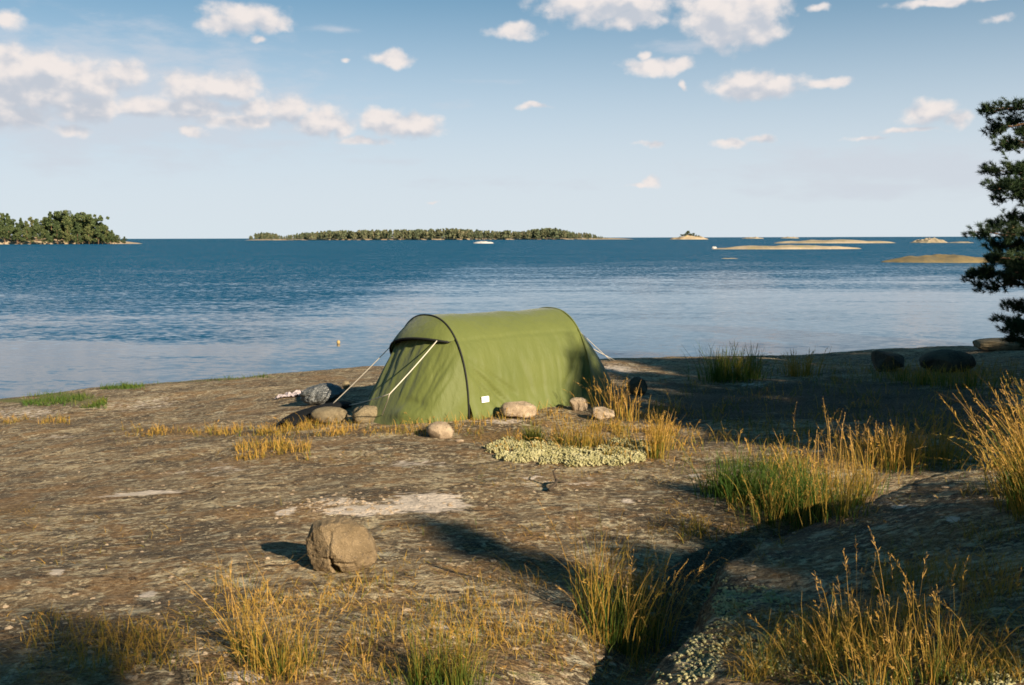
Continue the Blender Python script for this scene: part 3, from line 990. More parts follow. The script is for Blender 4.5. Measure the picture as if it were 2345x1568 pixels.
for k in range(760):
    row = gw.uniform(0, 1)
    u = gw.uniform(570, 1392)
    vt = np.interp(u, WP[:, 0], WP[:, 1]) + gw.uniform(-1.2, 2.6) + (1 - row) * gw.uniform(0, 7)
    D_ = MF + 14 + 90 * row
    top = pd(u, vt, D_)
    zb = .5 + 1.2 * row
    h_ = max(2.0, top[2] - zb)
    V, F, t = base_cr[k % 4]
    a_ = gw.uniform(0, 6.3)
    ca, sa = math.cos(a_), math.sin(a_)
    s_ = h_ / 10
    V = np.stack([V[:, 0] * ca - V[:, 1] * sa, V[:, 0] * sa + V[:, 1] * ca, V[:, 2]], 1) * np.array((s_ * 1.1, s_ * 1.1, s_)) + np.array((top[0], top[1], zb))
    parts.append((V, F))
    tints.append(np.clip(t + gw.normal(0, .22), 0, 1))
V, F = merge(parts)
o = link_mesh('wood', V, F, M_WOOD, None, False, {'tint': np.concatenate(tints)})
tag(o, 'distant mixed wood covering the long low island', 'wood', kind='stuff')


def box(x0, x1, y0, y1, z0, z1):
    V = np.array([(x, y, z) for z in (z0, z1) for (x, y) in ((x0, y0), (x1, y0), (x1, y1), (x0, y1))], float)
    return V, np.array([(0, 3, 2, 1), (4, 5, 6, 7), (0, 1, 5, 4), (1, 2, 6, 5), (2, 3, 7, 6), (3, 0, 4, 7)])



# ------------------------------------------------------------------ tent
def mat_fabric():
    m, n, b = material('olive_tent_fabric')
    tcn = n.new('ShaderNodeTexCoord').outputs['Object']
    nz = n.noise(tcn, 3, 4, .55)
    c = n.mix(nz, (.094, .118, .024), (.143, .160, .034))
    c = n.mix(n.math('MULTIPLY', n.noise(tcn, 90, 3, .6), .35), c, (.10, .10, .025))
    n.put(b.inputs['Base Color'], c)
    b.inputs['Roughness'].default_value = .62
    b.inputs['Specular IOR Level'].default_value = .3
    b.inputs['Sheen Weight'].default_value = .15
    h = n.math('ADD', n.noise(n.mapping(tcn, (5, 5, 1.1)), 2.0, 5, .6), n.math('MULTIPLY', n.noise(tcn, 34, 3, .6), .12))
    n.put(b.inputs['Normal'], n.bump(h, .45, .035))
    t = n.new('ShaderNodeBsdfTranslucent')
    n.put(t.inputs['Color'], c)
    ms = n.new('ShaderNodeMixShader')
    ms.inputs[0].default_value = .18
    n.l.new(b.outputs[0], ms.inputs[1])
    n.l.new(t.outputs[0], ms.inputs[2])
    n.l.new(ms.outputs[0], n.n['Material Output'].inputs[0])
    return m


M_FAB = mat_fabric()
M_TRIM = mat_plain('black_webbing', (.012, .012, .010), .7, .2)
M_CORD = mat_plain('cream_cord', (.62, .54, .42), .8, .1)
M_PATCH = mat_plain('white_patch', (.85, .83, .80), .7, .03)
TH_T = R(41.5)
AX, LATN = np.array((math.cos(TH_T), math.sin(TH_T))), np.array((math.sin(TH_T), -math.cos(TH_T)))   # long axis, side nearer the viewer
TW, TLEN, TH_H = .66, 1.74, 1.03
F0 = pg(1074, 960)
TC = F0[:2] - LATN * TW                       # middle of the front hoop on the ground
TZ = float(gzf(*TC))
tent = empty('tent', (TC[0], TC[1], TZ), 0, 'olive green tunnel tent pitched on the granite with its door panel closed', 'tent')


def hoop(phi, W_, H_):
    c, s_ = np.cos(phi), np.sin(phi)
    e = 2 / 2.35
    return W_ * np.sign(c) * np.abs(c) ** e, H_ * np.abs(s_) ** e


def tloc(s_, lat, z):
    """tent coordinates (along axis, towards viewer side, up) -> local xyz with feet following the rock"""
    s_, lat, z = np.broadcast_arrays(np.asarray(s_, float), lat, z)
    x, y = s_ * AX[0] + lat * LATN[0], s_ * AX[1] + lat * LATN[1]
    gl = gzf(x + TC[0], y + TC[1]) - TZ
    return np.stack([x, y, z + gl * np.clip(1 - z / 1.0, 0, 1) - .015], -1)


def shoulders(s_):
    return TH_H + .008 - .012 * s_ / TLEN - .010 * np.sin(math.pi * np.clip(s_ / TLEN, 0, 1))


NS, NP = 90, 121
phi = np.linspace(0, math.pi, NP)
ss_ = np.linspace(0, TLEN, NS)
PH, SS = np.meshgrid(phi, ss_, indexing='ij')
k_ = np.sin(math.pi * SS / TLEN)
lat, z = hoop(PH, TW - .035 * k_ + .03 * k_ * np.abs(np.cos(PH)) ** 6, 1.0)
z = z * shoulders(SS)
low = 1 - z / TH_H
lat = lat + np.sign(np.cos(PH)) * .07 * sstep(.75, 1, low)
# creases pulled from the front hoop to the pegs, upright folds, small ripples
near = np.where(np.cos(PH) > 0, 1, 0)
dz = np.zeros_like(z)
for (s0, z0, s1, z1, dep, wd_) in [(.03, .58, .60, .02, .030, .030), (.03, .52, .42, .02, .024, .024), (.02, .66, .85, .05, .016, .03), (1.70, .62, 1.42, .02, .022, .035), (1.72, .52, 1.58, .02, .028, .028), (1.73, .70, 1.2, .06, .014, .04), (1.05, .5, 1.02, .02, .010, .03), (.75, .62, .92, .04, .010, .04), (1.3, .66, 1.25, .03, .012, .03)]:
    ex, ez = s1 - s0, z1 - z0
    t = np.clip(((SS - s0) * ex + (z - z0) * ez) / (ex * ex + ez * ez), 0, 1)
    d = np.hypot(SS - s0 - ex * t, z - z0 - ez * t) * 1.35
    dz -= 1.5 * dep * np.exp(-(d / wd_) ** 2) * np.sin(math.pi * np.clip(t * .9 + .05, 0, 1)) ** .6
rip = .014 * fbm(SS * 5, PH * 1.1, 3, .55, 4) * sstep(0, .3, low) + .007 * fbm(SS * 11, PH * 1.5, 2, .5, 6) * sstep(.5, 1, low)
seam = -.010 * np.exp(-((z - .80) / .012) ** 2)
lat = lat + np.sign(np.cos(PH)) * (dz + rip + seam) * np.clip(np.abs(np.cos(PH)) * 1.6, 0, 1)
z = z + .012 * fbm(SS * 3, PH * 2, 3, .5, 9) * np.sin(PH)
V = tloc(SS, lat, z).reshape(-1, 3)
link_mesh('canopy', V, grid_faces(NP, NS), M_FAB, tent, True)


def end_panel(s0, base_s, base_lat, f0, f1, n=40, bulge=0.0, out=0.0, amp=.012, seed=0, zsc=1.0, phr=None, pow_=1.0):
    """fabric stretched from a hoop down to a curve on the ground"""
    ph = phi if phr is None else np.linspace(phr[0], phr[1], NP)
    fr = np.linspace(f0, f1, n)
    P_, Fq = np.meshgrid(ph, fr, indexing='ij')
    la, za = hoop(P_, TW, TH_H * zsc)
    bs, bl = base_s(P_), base_lat(P_)
    sgn = 1 if bs.mean() > s0 else -1
    g_ = Fq ** pow_
    sv = s0 + (bs - s0) * g_ + sgn * (bulge * np.sin(math.pi * Fq) * np.sin(P_) + out)
    lv = la + (bl - la) * Fq
    zv = za * (1 - Fq)
    wr = amp * (fbm(P_ * 4, Fq * 1.2, 3, .55, seed) + .8 * fbm(P_ * 9, Fq * 2.0, 2, .5, seed + 2)) * np.sin(math.pi * np.clip(Fq, .02, .98)) * 1.4
    sv = sv + sgn * wr
    return sv, lv, zv, P_, Fq


sv, lv, zv, P_, Fq = end_panel(0, lambda p: -.60 * np.sin(p) ** .75 - .10 * np.clip(-np.cos(p), 0, 1) * np.sin(p) ** .3, lambda p: .66 * np.cos(p) - .02, 0, 1, 44, .03, 0, .012, 3)
# slack folds low on the far side of the door and a rumple at the hem
sv = sv - .02 * np.exp(-((P_ - 2.05) / .05) ** 2) * np.sin(math.pi * Fq) + .03 * np.exp(-((P_ - 2.2) / .06) ** 2) * np.sin(math.pi * Fq) - .035 * np.exp(-((P_ - 1.15) / .25) ** 2 - ((Fq - .88) / .06) ** 2) + .03 * np.exp(-((P_ - 1.05) / .2) ** 2 - ((Fq - .78) / .05) ** 2)
link_mesh('door_panel', tloc(sv, lv, zv).reshape(-1, 3), grid_faces(NP, 44)[:, ::-1], M_FAB, tent, True)
sv, lv, zv, P_, Fq = end_panel(TLEN, lambda p: TLEN + .98 * np.sin(p) ** 1.3, lambda p: .60 * np.cos(p), 0, 1, 40, .10, 0, .012, 8, .955, None, 1.0)
link_mesh('rear_panel', tloc(sv, lv, zv).reshape(-1, 3), grid_faces(NP, 40), M_FAB, tent, True)
# hood: a brim that stands off the door panel below the front hoop
hr = (R(50), R(150))
hs_, hl_, hz_, hP, hF = end_panel(0, lambda p: -.60 * np.sin(p) ** .75, lambda p: .66 * np.cos(p), 0, 1, 14, 0, 0, 0.0, 1, 1.0, hr)
edge = np.sin(math.pi * (hP - hr[0]) / (hr[1] - hr[0]))
fr = np.linspace(0, 1, 14)[None, :] * (.205 * edge ** .55 + .012)
la, za = hoop(hP, TW, TH_H)
hs_ = -.60 * np.sin(hP) ** .75 * fr - .105 * np.sin(hF * math.pi / 2) * edge ** .6 - .006
hl_ = la + (.66 * np.cos(hP) - la) * fr * .4
hz_ = za * (1 - fr) + .004
Vh = tloc(hs_, hl_, hz_)
hood = link_mesh('hood', Vh.reshape(-1, 3), grid_faces(NP, 14)[:, ::-1], M_FAB, tent, True)
# black strip on the door panel, painting the shade under the brim
vP, vF = np.meshgrid(np.linspace(hr[0], hr[1], NP), np.linspace(0, 1, 8), indexing='ij')
vF = (.17 + .06 * vF) * np.sin(math.pi * (vP - hr[0]) / (hr[1] - hr[0])) ** .5 + .01
vla, vza = hoop(vP, TW, TH_H)
eb = -.60 * np.sin(vP) ** .75 - .10 * np.clip(-np.cos(vP), 0, 1) * np.sin(vP) ** .3
vs = eb * vF - .03 * np.sin(math.pi * vF) * np.sin(vP) - .026
vl = vla + (.66 * np.cos(vP) - .02 - vla) * vF
link_mesh('brim_shade', tloc(vs, vl, vza * (1 - vF)).reshape(-1, 3), grid_faces(NP, 8)[:, ::-1], M_TRIM, tent, True)
brim = Vh[4:-4, -1] + np.array((0, 0, -.004))
V, F = tube(brim, .011, 8)
link_mesh('hood_edge', V, F, M_TRIM, hood, True)


def hoop_tube(s0, zs, rad, name, out=.006):
    la, za = hoop(np.linspace(0, math.pi, 80), TW + out, zs + out)
    V, F = tube(tloc(s0, la, za), rad, 9)
    return link_mesh(name, V, F, M_TRIM, tent, True)


hoop_tube(-.004, TH_H, .0085, 'front_hoop', .008)
V, F = tube(tloc(TLEN, *hoop(np.linspace(0, math.pi, 80), TW + .002, shoulders(TLEN) + .002)), .009, 9)
link_mesh('rear_hoop', V, F, M_FAB, tent, True)


def canopy_pt(s_, zq):
    ph = np.linspace(0, math.pi / 2, 400)
    la, za = hoop(ph, TW, shoulders(s_))
    i = np.argmin(abs(za - zq))
    return la[i], ph[i]


pts = []
for zq in np.linspace(.17, .228, 5):
    for sq in np.linspace(.145, .238, 6):
        la, _ = canopy_pt(sq, zq)
        pts.append(tloc(sq, la + .034, zq))
pts = np.array(pts)
n3 = np.array((LATN[0], LATN[1], 0))
pv_ = np.vstack([pts, pts - n3 * .006])
gf = grid_faces(5, 6)
V, F = pv_, np.vstack([gf, gf[:, ::-1] + 30])
link_mesh('care_patch', V, F, M_PATCH, tent, False)


def world_to_tent(P):
    return np.asarray(P) - np.array((TC[0], TC[1], TZ))


def cord(pts, name, r=.0048):
    V, F = tube(np.array(pts), r, 6)
    return link_mesh(name, V, F, M_CORD, tent, True)


hl = Vh[int(NP * .80), -1]
hrp = Vh[int(NP * .13), -1]
peg_l = world_to_tent(pg(752, 944)) + np.array((0, 0, .05))
sl_ = lambda a, b, n=9, sag=.008: [a + (b - a) * t + np.array((0, 0, -sag * 4 * t * (1 - t))) for t in np.linspace(0, 1, n)]
cord(sl_(hl, peg_l), 'guy_line')
gr_end = world_to_tent(pg(872, 962)) + np.array((0, 0, .02))
# the right guy splits into two legs a third of a metre above the rock
A_ = hrp
far2 = world_to_tent(pg(800, 936)) + np.array((0, 0, .04))
mid_w = pd(892, 902, F0[1] - .42) - np.array((TC[0], TC[1], TZ))
cord(sl_(A_, mid_w), 'guy_line')
cord(sl_(mid_w, gr_end, 6), 'guy_line')
cord(sl_(mid_w, far2, 6), 'guy_line')
rear_s = tloc(TLEN + .02, *hoop(np.array([1.15]), TW, .95))[0]
rp_ = world_to_tent(pg(1400, 826))
cord(sl_(rear_s, rp_), 'guy_line')
rear_f = tloc(TLEN + .02, *hoop(np.array([1.9]), TW, .95))[0]
cord(sl_(rear_f, rp_ + np.array((.06, .1, 0))), 'guy_line')

# ------------------------------------------------------------------ stones
_ico = {}


def ico(sub):
    if sub not in _ico:
        bm = bmesh.new()
        bmesh.ops.create_icosphere(bm, subdivisions=sub, radius=1)
        bm.verts.ensure_lookup_table()
        _ico[sub] = (np.array([v.co[:] for v in bm.verts]), np.array([[v.index for v in f.verts] for f in bm.faces]))
        bm.free()
    return _ico[sub]


def noise3(P, f, off=0):
    return (fbm(P[:, 0] * f + off, P[:, 1] * f + P[:, 2] * f * .7, 4, .55) + fbm(P[:, 1] * f + off * 2, P[:, 2] * f - P[:, 0] * f * .6, 4, .55)) * .5


def stone_shape(dims, seed, cuts=9, keep=.82, sub=5, rough=.05, boxy=2.6):
    g = np.random.default_rng(seed)
    V, F = ico(sub)
    V = V.copy()
    V = V / ((np.abs(V) ** boxy).sum(1) ** (1 / boxy))[:, None]
    for _ in range(cuts):
        nrm = g.normal(size=3)
        nrm /= np.linalg.norm(nrm)
        d = g.uniform(keep - .14, keep + .12)
        e = V @ nrm - d
        V = V - np.where(e > 0, e * .93, 0)[:, None] * nrm
    V = V * (1 + rough * noise3(V, 1.6, seed)[:, None] + rough * .35 * noise3(V, 5.5, seed + 3)[:, None])
    V = V / np.abs(V).max(0) * (np.asarray(dims) / 2)
    return V, F


def stone(name, u, v, wu, hu, label, mat, seed, depth=.8, rz=0.0, group=None, sub=4, sink=.08, cat='stone', boxy=2.6, keep=.82, cuts=9):
    """stone whose photo outline is wu x hu units with its foot's front edge at (u, v)"""
    P = pg(u, v)
    Dd = np.linalg.norm(P - EYE) * .99
    Wm, Hm = wu / FU * Dd, hu / FU * Dd
    dm = Wm * depth
    Vv, F = stone_shape((Wm, dm, Hm * 1.02), seed, cuts, keep, sub, boxy=boxy)
    if rz:
        c_, s_ = math.cos(rz), math.sin(rz)
        Vv = np.stack([Vv[:, 0] * c_ - Vv[:, 1] * s_, Vv[:, 0] * s_ + Vv[:, 1] * c_, Vv[:, 2]], 1)
        Vv[:, 0] *= Wm / np.ptp(Vv[:, 0])
    x, y = P[0], P[1] + dm * .38
    z0 = float(gzf(x, y))
    Vv[:, 2] -= Vv[:, 2].min()
    o = link_mesh(name, Vv, F, mat, None, True, loc=(x, y, min(z0, P[2] + .03) - Hm * sink))
    return tag(o, label, cat, group)


# the big boulder with its notch
P = pg(772, 1317)
bw, bh = 160 / FU * 5.02 * 1.0, 121 / FU * 5.0
OUTL = np.array([(858, 1298), (855, 1268), (850, 1240), (841, 1218), (826, 1204), (800, 1196), (762, 1194), (726, 1196), (708, 1203), (699, 1222), (696, 1242), (700, 1265), (707, 1292), (719, 1312), (737, 1319), (766, 1317), (796, 1314), (820, 1311), (848, 1307)], float)
ox, oz = (OUTL[:, 0] - 777) / 81, -(OUTL[:, 1] - 1256) / 62
oang, orad = np.arctan2(oz, ox), np.hypot(ox, oz)
od = np.argsort(oang)
Vb, Fb = ico(6)
Vb = Vb / ((np.abs(Vb) ** 3.4).sum(1) ** (1 / 3.4))[:, None]
gb = np.random.default_rng(4)
for (nx_, ny_, nz_, d_) in [(-.62, -.78, .1, .80), (.45, -.85, .28, .78), (.1, -.80, .6, .88), (-.3, -.85, -.42, .86), (.7, -.6, -.3, .92), (-.8, -.2, .55, 1.02), (.5, .6, .6, .85), (-.5, .7, .4, .85)]:
    nv = np.array((nx_, ny_, nz_)) / math.sqrt(nx_ ** 2 + ny_ ** 2 + nz_ ** 2)
    e = Vb @ nv - d_
    Vb = Vb - np.where(e > 0, e * .9, 0)[:, None] * nv
rad_xz = np.hypot(Vb[:, 0], Vb[:, 2])
an = np.arctan2(Vb[:, 2], Vb[:, 0])
bins = np.linspace(-math.pi, math.pi, 73)
bi = np.clip(np.digitize(an, bins) - 1, 0, 71)
mx = np.array([rad_xz[bi == k].max() if (bi == k).any() else 1 for k in range(72)])
cur = np.interp(an, .5 * (bins[1:] + bins[:-1]), mx, period=2 * math.pi)
want = np.interp(an, oang[od], orad[od], period=2 * math.pi)
Vb = Vb * np.stack([want / cur, np.ones(len(Vb)), want / cur], 1) * np.array((bw / 2, bw * .43, bh / 2))
xs, zs = Vb[:, 0] / bw, Vb[:, 2] / bh
frontm = np.clip(-Vb[:, 1] / (bw * .3), 0, 1)
for (x0, z0, x1, z1, dep, wd_) in [(-.085, -.12, -.07, -.34, .10, .018), (-.07, -.30, .05, -.56, .30, .036), (-.07, -.2, .22, -.24, .035, .03), (-.12, .35, -.10, -.1, .022, .03), (-.40, -.15, -.1, -.12, .025, .04)]:
    ex, ez = x1 - x0, z1 - z0
    t = np.clip(((xs - x0) * ex + (zs - z0) * ez) / (ex * ex + ez * ez), 0, 1)
    d = np.hypot(xs - x0 - ex * t, zs - z0 - ez * t)
    Vb[:, 1] += frontm * dep * bw * np.exp(-(d / wd_) ** 2)
Vb += .006 * noise3(Vb, 14, 3)[:, None] * np.array((1, 1, 1)) + .003 * noise3(Vb, 45, 5)[:, None]
Vb[:, 2] -= Vb[:, 2].min()
c_, s_ = math.cos(R(-4)), math.sin(R(-4))
bo = link_mesh('boulder', Vb, Fb, M_BOULDER, None, True, loc=(P[0], P[1] + bw * .40, float(gzf(P[0], P[1] + bw * .3)) - .015))
tag(bo, 'squarish pink granite boulder with a split at its foot on the bare rock', 'boulder')

SG = 'stones weighing down the tent edge'
stone('stone', 1188, 958, 86, 41, 'broad pinkish stone against the middle of the tent side', M_STONE, 3, .6, .2, SG)
stone('stone', 1324, 941, 44, 37, 'pointed pale stone at the rear foot of the tent', M_STONE, 8, .6, .3, SG, keep=.7)
stone('stone', 1383, 962, 56, 30, 'flat topped cream stone in the grass right of the tent', M_STONE, 14, .7, 0, SG, boxy=5)
stone('stone', 992, 966, 50, 26, 'brownish wedge stone behind the white stone at the door', M_STONE, 21, .7, .4, SG, keep=.7)
stone('stone', 1010, 1004, 64, 44, 'rounded whitish stone standing clear before the tent door', M_STONE, 17, .8, .1, SG)
stone('stone', 840, 968, 68, 44, 'yellowish stone under the guy line at the far corner of the tent', M_GREYSTONE, 25, .7, .2, SG)
stone('stone', 752, 973, 82, 39, 'long brown oval stone propped beside the dark bag', M_GREYSTONE, 41, .6, -.1, SG, keep=.9, boxy=2.2)
stone('stone', 792, 893, 17, 22, 'small upright stone behind the grey plastic bundle', M_GREYSTONE, 45, .7, 0)
stone('stone', 1052, 1012, 20, 6, 'small flat pale stone right of the whitish stone', M_STONE, 46, 1.0, 0)
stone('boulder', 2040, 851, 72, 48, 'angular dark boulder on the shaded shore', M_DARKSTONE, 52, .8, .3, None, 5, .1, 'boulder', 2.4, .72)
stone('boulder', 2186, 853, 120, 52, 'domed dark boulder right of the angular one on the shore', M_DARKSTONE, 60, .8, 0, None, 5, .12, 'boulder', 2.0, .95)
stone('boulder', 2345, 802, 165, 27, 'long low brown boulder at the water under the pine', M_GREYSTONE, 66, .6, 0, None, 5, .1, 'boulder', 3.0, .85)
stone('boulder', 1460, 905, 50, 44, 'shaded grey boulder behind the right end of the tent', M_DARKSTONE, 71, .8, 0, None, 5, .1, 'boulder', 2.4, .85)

# ------------------------------------------------------------------ things lying by the tent
M_BAG = mat_plain('black_bag_cloth', (.009, .009, .009), .85, .3, 20, .6, .1)
M_RED = mat_plain('red_plastic', (.75, .05, .03), .4, .1)
M_FOIL = mat_plain('grey_plastic_sheet', (.085, .085, .078), .28, .5, 14, 1.0, .7)
M_PINK = mat_plain('pink_cloth', (.42, .34, .32), .85, .2, 15, .6)
M_TWIG = mat_plain('dark_twig', (.05, .035, .022), .85, .3, 20)

# long dark bag: a soft flattened roll tapering to its far end
A_, B_ = pg(650, 979), pg(800, 928)
ax = (B_ - A_)
Lb = np.linalg.norm(ax[:2])
bag = empty('bag', tuple(A_ - np.array((0, 0, .01))), math.atan2(ax[1], ax[0]), 'long dark bag with a red tag lying on the rock left of the tent', 'bag')
n_, m_ = 60, 36
t = np.linspace(0, 1, n_)
wv = .15 * np.clip(np.sin(math.pi * np.clip(t * .97 + .015, 0, 1)), 0, 1) ** .3 * (1 - .4 * t)
hv = .135 * np.clip(np.sin(math.pi * np.clip(t * .97 + .015, 0, 1)), 0, 1) ** .28 * (1 - .25 * t)
a_ = np.linspace(0, 2 * math.pi, m_, endpoint=False)
Tm, Am = np.meshgrid(t, a_, indexing='ij')
wrk = 1 + .07 * fbm(Tm * 9, np.sin(Am) * 1.5, 3) + .05 * fbm(Tm * 3, np.cos(Am) * 2, 3, .5, 3)
yb, zb = np.cos(Am) * wv[:, None] * wrk, np.sign(np.sin(Am)) * np.abs(np.sin(Am)) ** .8 * hv[:, None] * .5 * wrk + hv[:, None] * .5
xb = Tm * Lb
gl = np.interp(t, [0, 1], [0, B_[2] - A_[2]])
V = np.stack([xb, yb, zb + gl[:, None]], -1).reshape(-1, 3)
link_mesh('body', V, grid_faces(n_, m_, True)[:, ::-1], M_BAG, bag, True)
V, F = ico(3)
tagp = link_mesh('tag', V * np.array((.045, .02, .03)) * (1 + .1 * noise3(V, 2)[:, None]), F, M_RED, bag, True, loc=(Lb * .28, -.185, .065))
V, F = tube([(Lb * .15, -.17, .10), (Lb * .22, -.2, .05), (Lb * .28, -.19, .07), (Lb * .36, -.18, .12)], .008, 6)
link_mesh('strap', V, F, M_BAG, bag, True)

# crumpled plastic bundle
P = pg(736, 926)
Vb, Fb = stone_shape((.54, .36, .25), 33, 16, .85, 6, .05, 2.2)
q = Vb / .2
Vb = Vb * (1 + .22 * noise3(q, 1.5, 2)[:, None] - .14 * np.abs(noise3(q, 4.1, 5))[:, None])
Vb[:, 2] -= Vb[:, 2].min()
o = link_mesh('plastic_bundle', Vb, Fb, M_FOIL, None, True, loc=(P[0], P[1] + .1, float(gzf(P[0], P[1] + .1)) - .02))
tag(o, 'crumpled grey plastic bundle lying on the rock left of the tent', 'bundle')
# pink cloth spread flat
nx, ny = 60, 30
Xc, Yc = np.meshgrid(np.linspace(-.20, .26, nx), np.linspace(-.14, .16, ny), indexing='ij')
P = pg(672, 906)
Yc = Yc * (1 + .3 * np.sin(Xc * 14)) + Xc * .25
hz = gzf(P[0] + Xc, P[1] + Yc) + .012 + .045 * np.abs(fbm(Xc * 9, Yc * 9, 4, .55, 3))
o = link_mesh('cloth', np.stack([Xc + P[0], Yc + P[1], hz], -1).reshape(-1, 3), grid_faces(nx, ny)[:, ::-1], M_PINK, None, True)
tag(o, 'rumpled pinkish cloth lying beside the grey plastic bundle', 'cloth')
# twig
P, Q_ = pg(1257, 1128), pg(1303, 1096)
pts = np.array([P + (Q_ - P) * t + np.array((0, 0, .02 + .035 * math.sin(t * 5))) + np.array((.02 * math.sin(t * 9), 0, 0)) for t in np.linspace(0, 1, 12)])
br = np.array([pts[4], pts[4] + (-.02, .02, .06), pts[4] + (.03, .06, .09)])
V, F = merge([tube(pts, np.linspace(.013, .005, 12), 7), tube(br, np.array((.010, .007, .004)), 6)])
tag(link_mesh('twig', V, F, M_TWIG, None, True), 'dark forked twig lying on the bare rock below the tent', 'twig')
# float in the bay
P = pz(775, 787, 0)
V, F = ico(3)
o = link_mesh('buoy', V * np.array((.045, .045, .055)) + np.array((0, 0, .04)), F, mat_plain('buoy_yellow', (.36, .24, .09), .6, .1), None, True, loc=tuple(P))
tag(o, 'tiny yellowish float on the water left of the tent', 'buoy')

# ------------------------------------------------------------------ grass
STRAW = [(0, (.045, .095, .010)), (.3, (.11, .13, .018)), (.55, (.30, .195, .030)), (.8, (.46, .255, .042)), (1, (.52, .30, .085))]
M_GRASS = mat_tint('dry_grass', STRAW, .32, .7)


def blades(base, h, az, lean, wd, curve, tint, g, segs=5, heads=0.0, root_green=.25):
    """curved tapering blades; a share of them ends in a loose seed head"""
    N = len(base)
    t = np.linspace(0, 1, segs + 1)
    d = np.stack([np.cos(az), np.sin(az), np.zeros(N)], 1)
    off = (lean * h)[:, None] * (t[None] * (1 - curve[:, None]) + curve[:, None] * t[None] ** 2.2)
    zz = h[:, None] * (t[None] - .5 * np.clip(curve * lean, 0, 1.2)[:, None] * t[None] ** 3 * .8)
    P = base[:, None, :] + d[:, None, :] * off[..., None]
    P[..., 2] += zz
    P[:, 1:, :2] += np.cumsum(g.normal(0, .012, (N, segs, 2)) * h[:, None, None], axis=1)
    sa = az + math.pi / 2 + g.normal(0, .8, N)
    sd_ = np.stack([np.cos(sa), np.sin(sa), np.zeros(N)], 1)
    wt = np.clip(1 - t, .06, 1) ** .55
    wv = wd[:, None] * wt[None] * .5
    V = np.stack([P - sd_[:, None, :] * wv[..., None], P + sd_[:, None, :] * wv[..., None]], 2)   # N, segs+1, 2, 3
    V = V.reshape(-1, 3)
    k = np.arange(segs)
    f = np.stack([2 * k, 2 * k + 1, 2 * k + 3, 2 * k + 2], 1)
    F = (np.arange(N)[:, None, None] * (segs + 1) * 2 + f[None]).reshape(-1, 4)
    tv = np.clip(tint[:, None] - root_green * (1 - t[None]) ** 1.5, 0, 1)
    T = np.repeat(tv.reshape(-1), 2)
    out_f = [F]
    if heads > 0:
        idx = np.where(g.random(N) < heads)[0]
        m = 13
        if len(idx):
            ft = np.linspace(.74, 1.0, m)
            Q = np.stack([np.stack([np.interp(ft, t, P[i, :, c]) for c in range(3)], 1) for i in idx])      # n, m, 3
            up = P[idx, -1] - P[idx, -2]
            up = up / (np.linalg.norm(up, axis=1)[:, None] + 1e-9)
            sp = up[:, None, :] * .9 + g.normal(0, .45, (len(idx), m, 3))
            ln = (.020 + .07 * h[idx] * .5)[:, None, None] * g.uniform(.5, 1, (len(idx), m, 1)) * (1.15 - .8 * np.linspace(0, 1, m))[None, :, None] * .8
            s2 = np.cross(sp, g.normal(size=sp.shape))
            s2 /= np.linalg.norm(s2, axis=2)[..., None] + 1e-9
            w2 = (wd[idx] * .62)[:, None, None]
            HV = np.stack([Q - s2 * w2 * .3, Q + sp * ln * .5 + s2 * w2 * .7, Q + sp * ln, Q + sp * ln * .5 - s2 * w2 * .7], 2).reshape(-1, 3)
            HF = np.arange(len(HV)).reshape(-1, 4) + len(V)
            V = np.vstack([V, HV])
            out_f = [np.vstack([F, HF])]
            T = np.concatenate([T, np.repeat(np.clip(tint[idx] + .12, 0, 1), m * 4)])
    return V, out_f, T


def tuft(name, label, centres, n, h, wd, lean, tint, seed, spread, heads=.25, group='grass tufts', tsd=.16, wind=(0, 0), green_n=0, green_h=.5, mat=None):
    g = np.random.default_rng(seed)
    cs = [np.asarray(pg(*c) if len(c) == 2 else c) for c in centres]
    root = cs[0]
    parts, ts = [], []
    for (cnt, hh, tt, hd) in ((n, h, tint, heads), (green_n, h * green_h, .18, 0)):
        if cnt == 0:
            continue
        ci = g.integers(len(cs), size=cnt)
        r = np.abs(g.normal(0, 1, cnt)) * spread
        a = g.uniform(0, 2 * math.pi, cnt)
        c = np.array(cs)[ci]
        b = np.stack([c[:, 0] + np.cos(a) * r, c[:, 1] + np.sin(a) * r, np.zeros(cnt)], 1)
        b[:, 2] = gzf(b[:, 0], b[:, 1]) - .01
        az = a + g.normal(0, .6, cnt)
        ln = np.clip(np.abs(g.normal(lean, lean * .5, cnt)) * (.45 + r / (spread + 1e-6) * .45), .02, 1.6)
        vx, vy = np.cos(az) * ln + wind[0], np.sin(az) * ln + wind[1]
        az, ln = np.arctan2(vy, vx), np.hypot(vx, vy)
        H_ = hh * np.clip(g.normal(.72, .2, cnt), .25, 1.12)
        V, F, T = blades(b, H_, az, ln, wd * g.uniform(.7, 1.3, cnt), g.uniform(.3, 1.25, cnt), np.clip(g.normal(tt, tsd, cnt), 0, 1), g, 5, hd)
        parts.append((V, F))
        ts.append(T)
    V, F = merge(parts)
    V = V - root
    o = link_mesh(name, V, F, mat or M_GRASS, None, False, {'tint': np.concatenate(ts)}, loc=tuple(root))
    return tag(o, label, 'grass tuft', group)


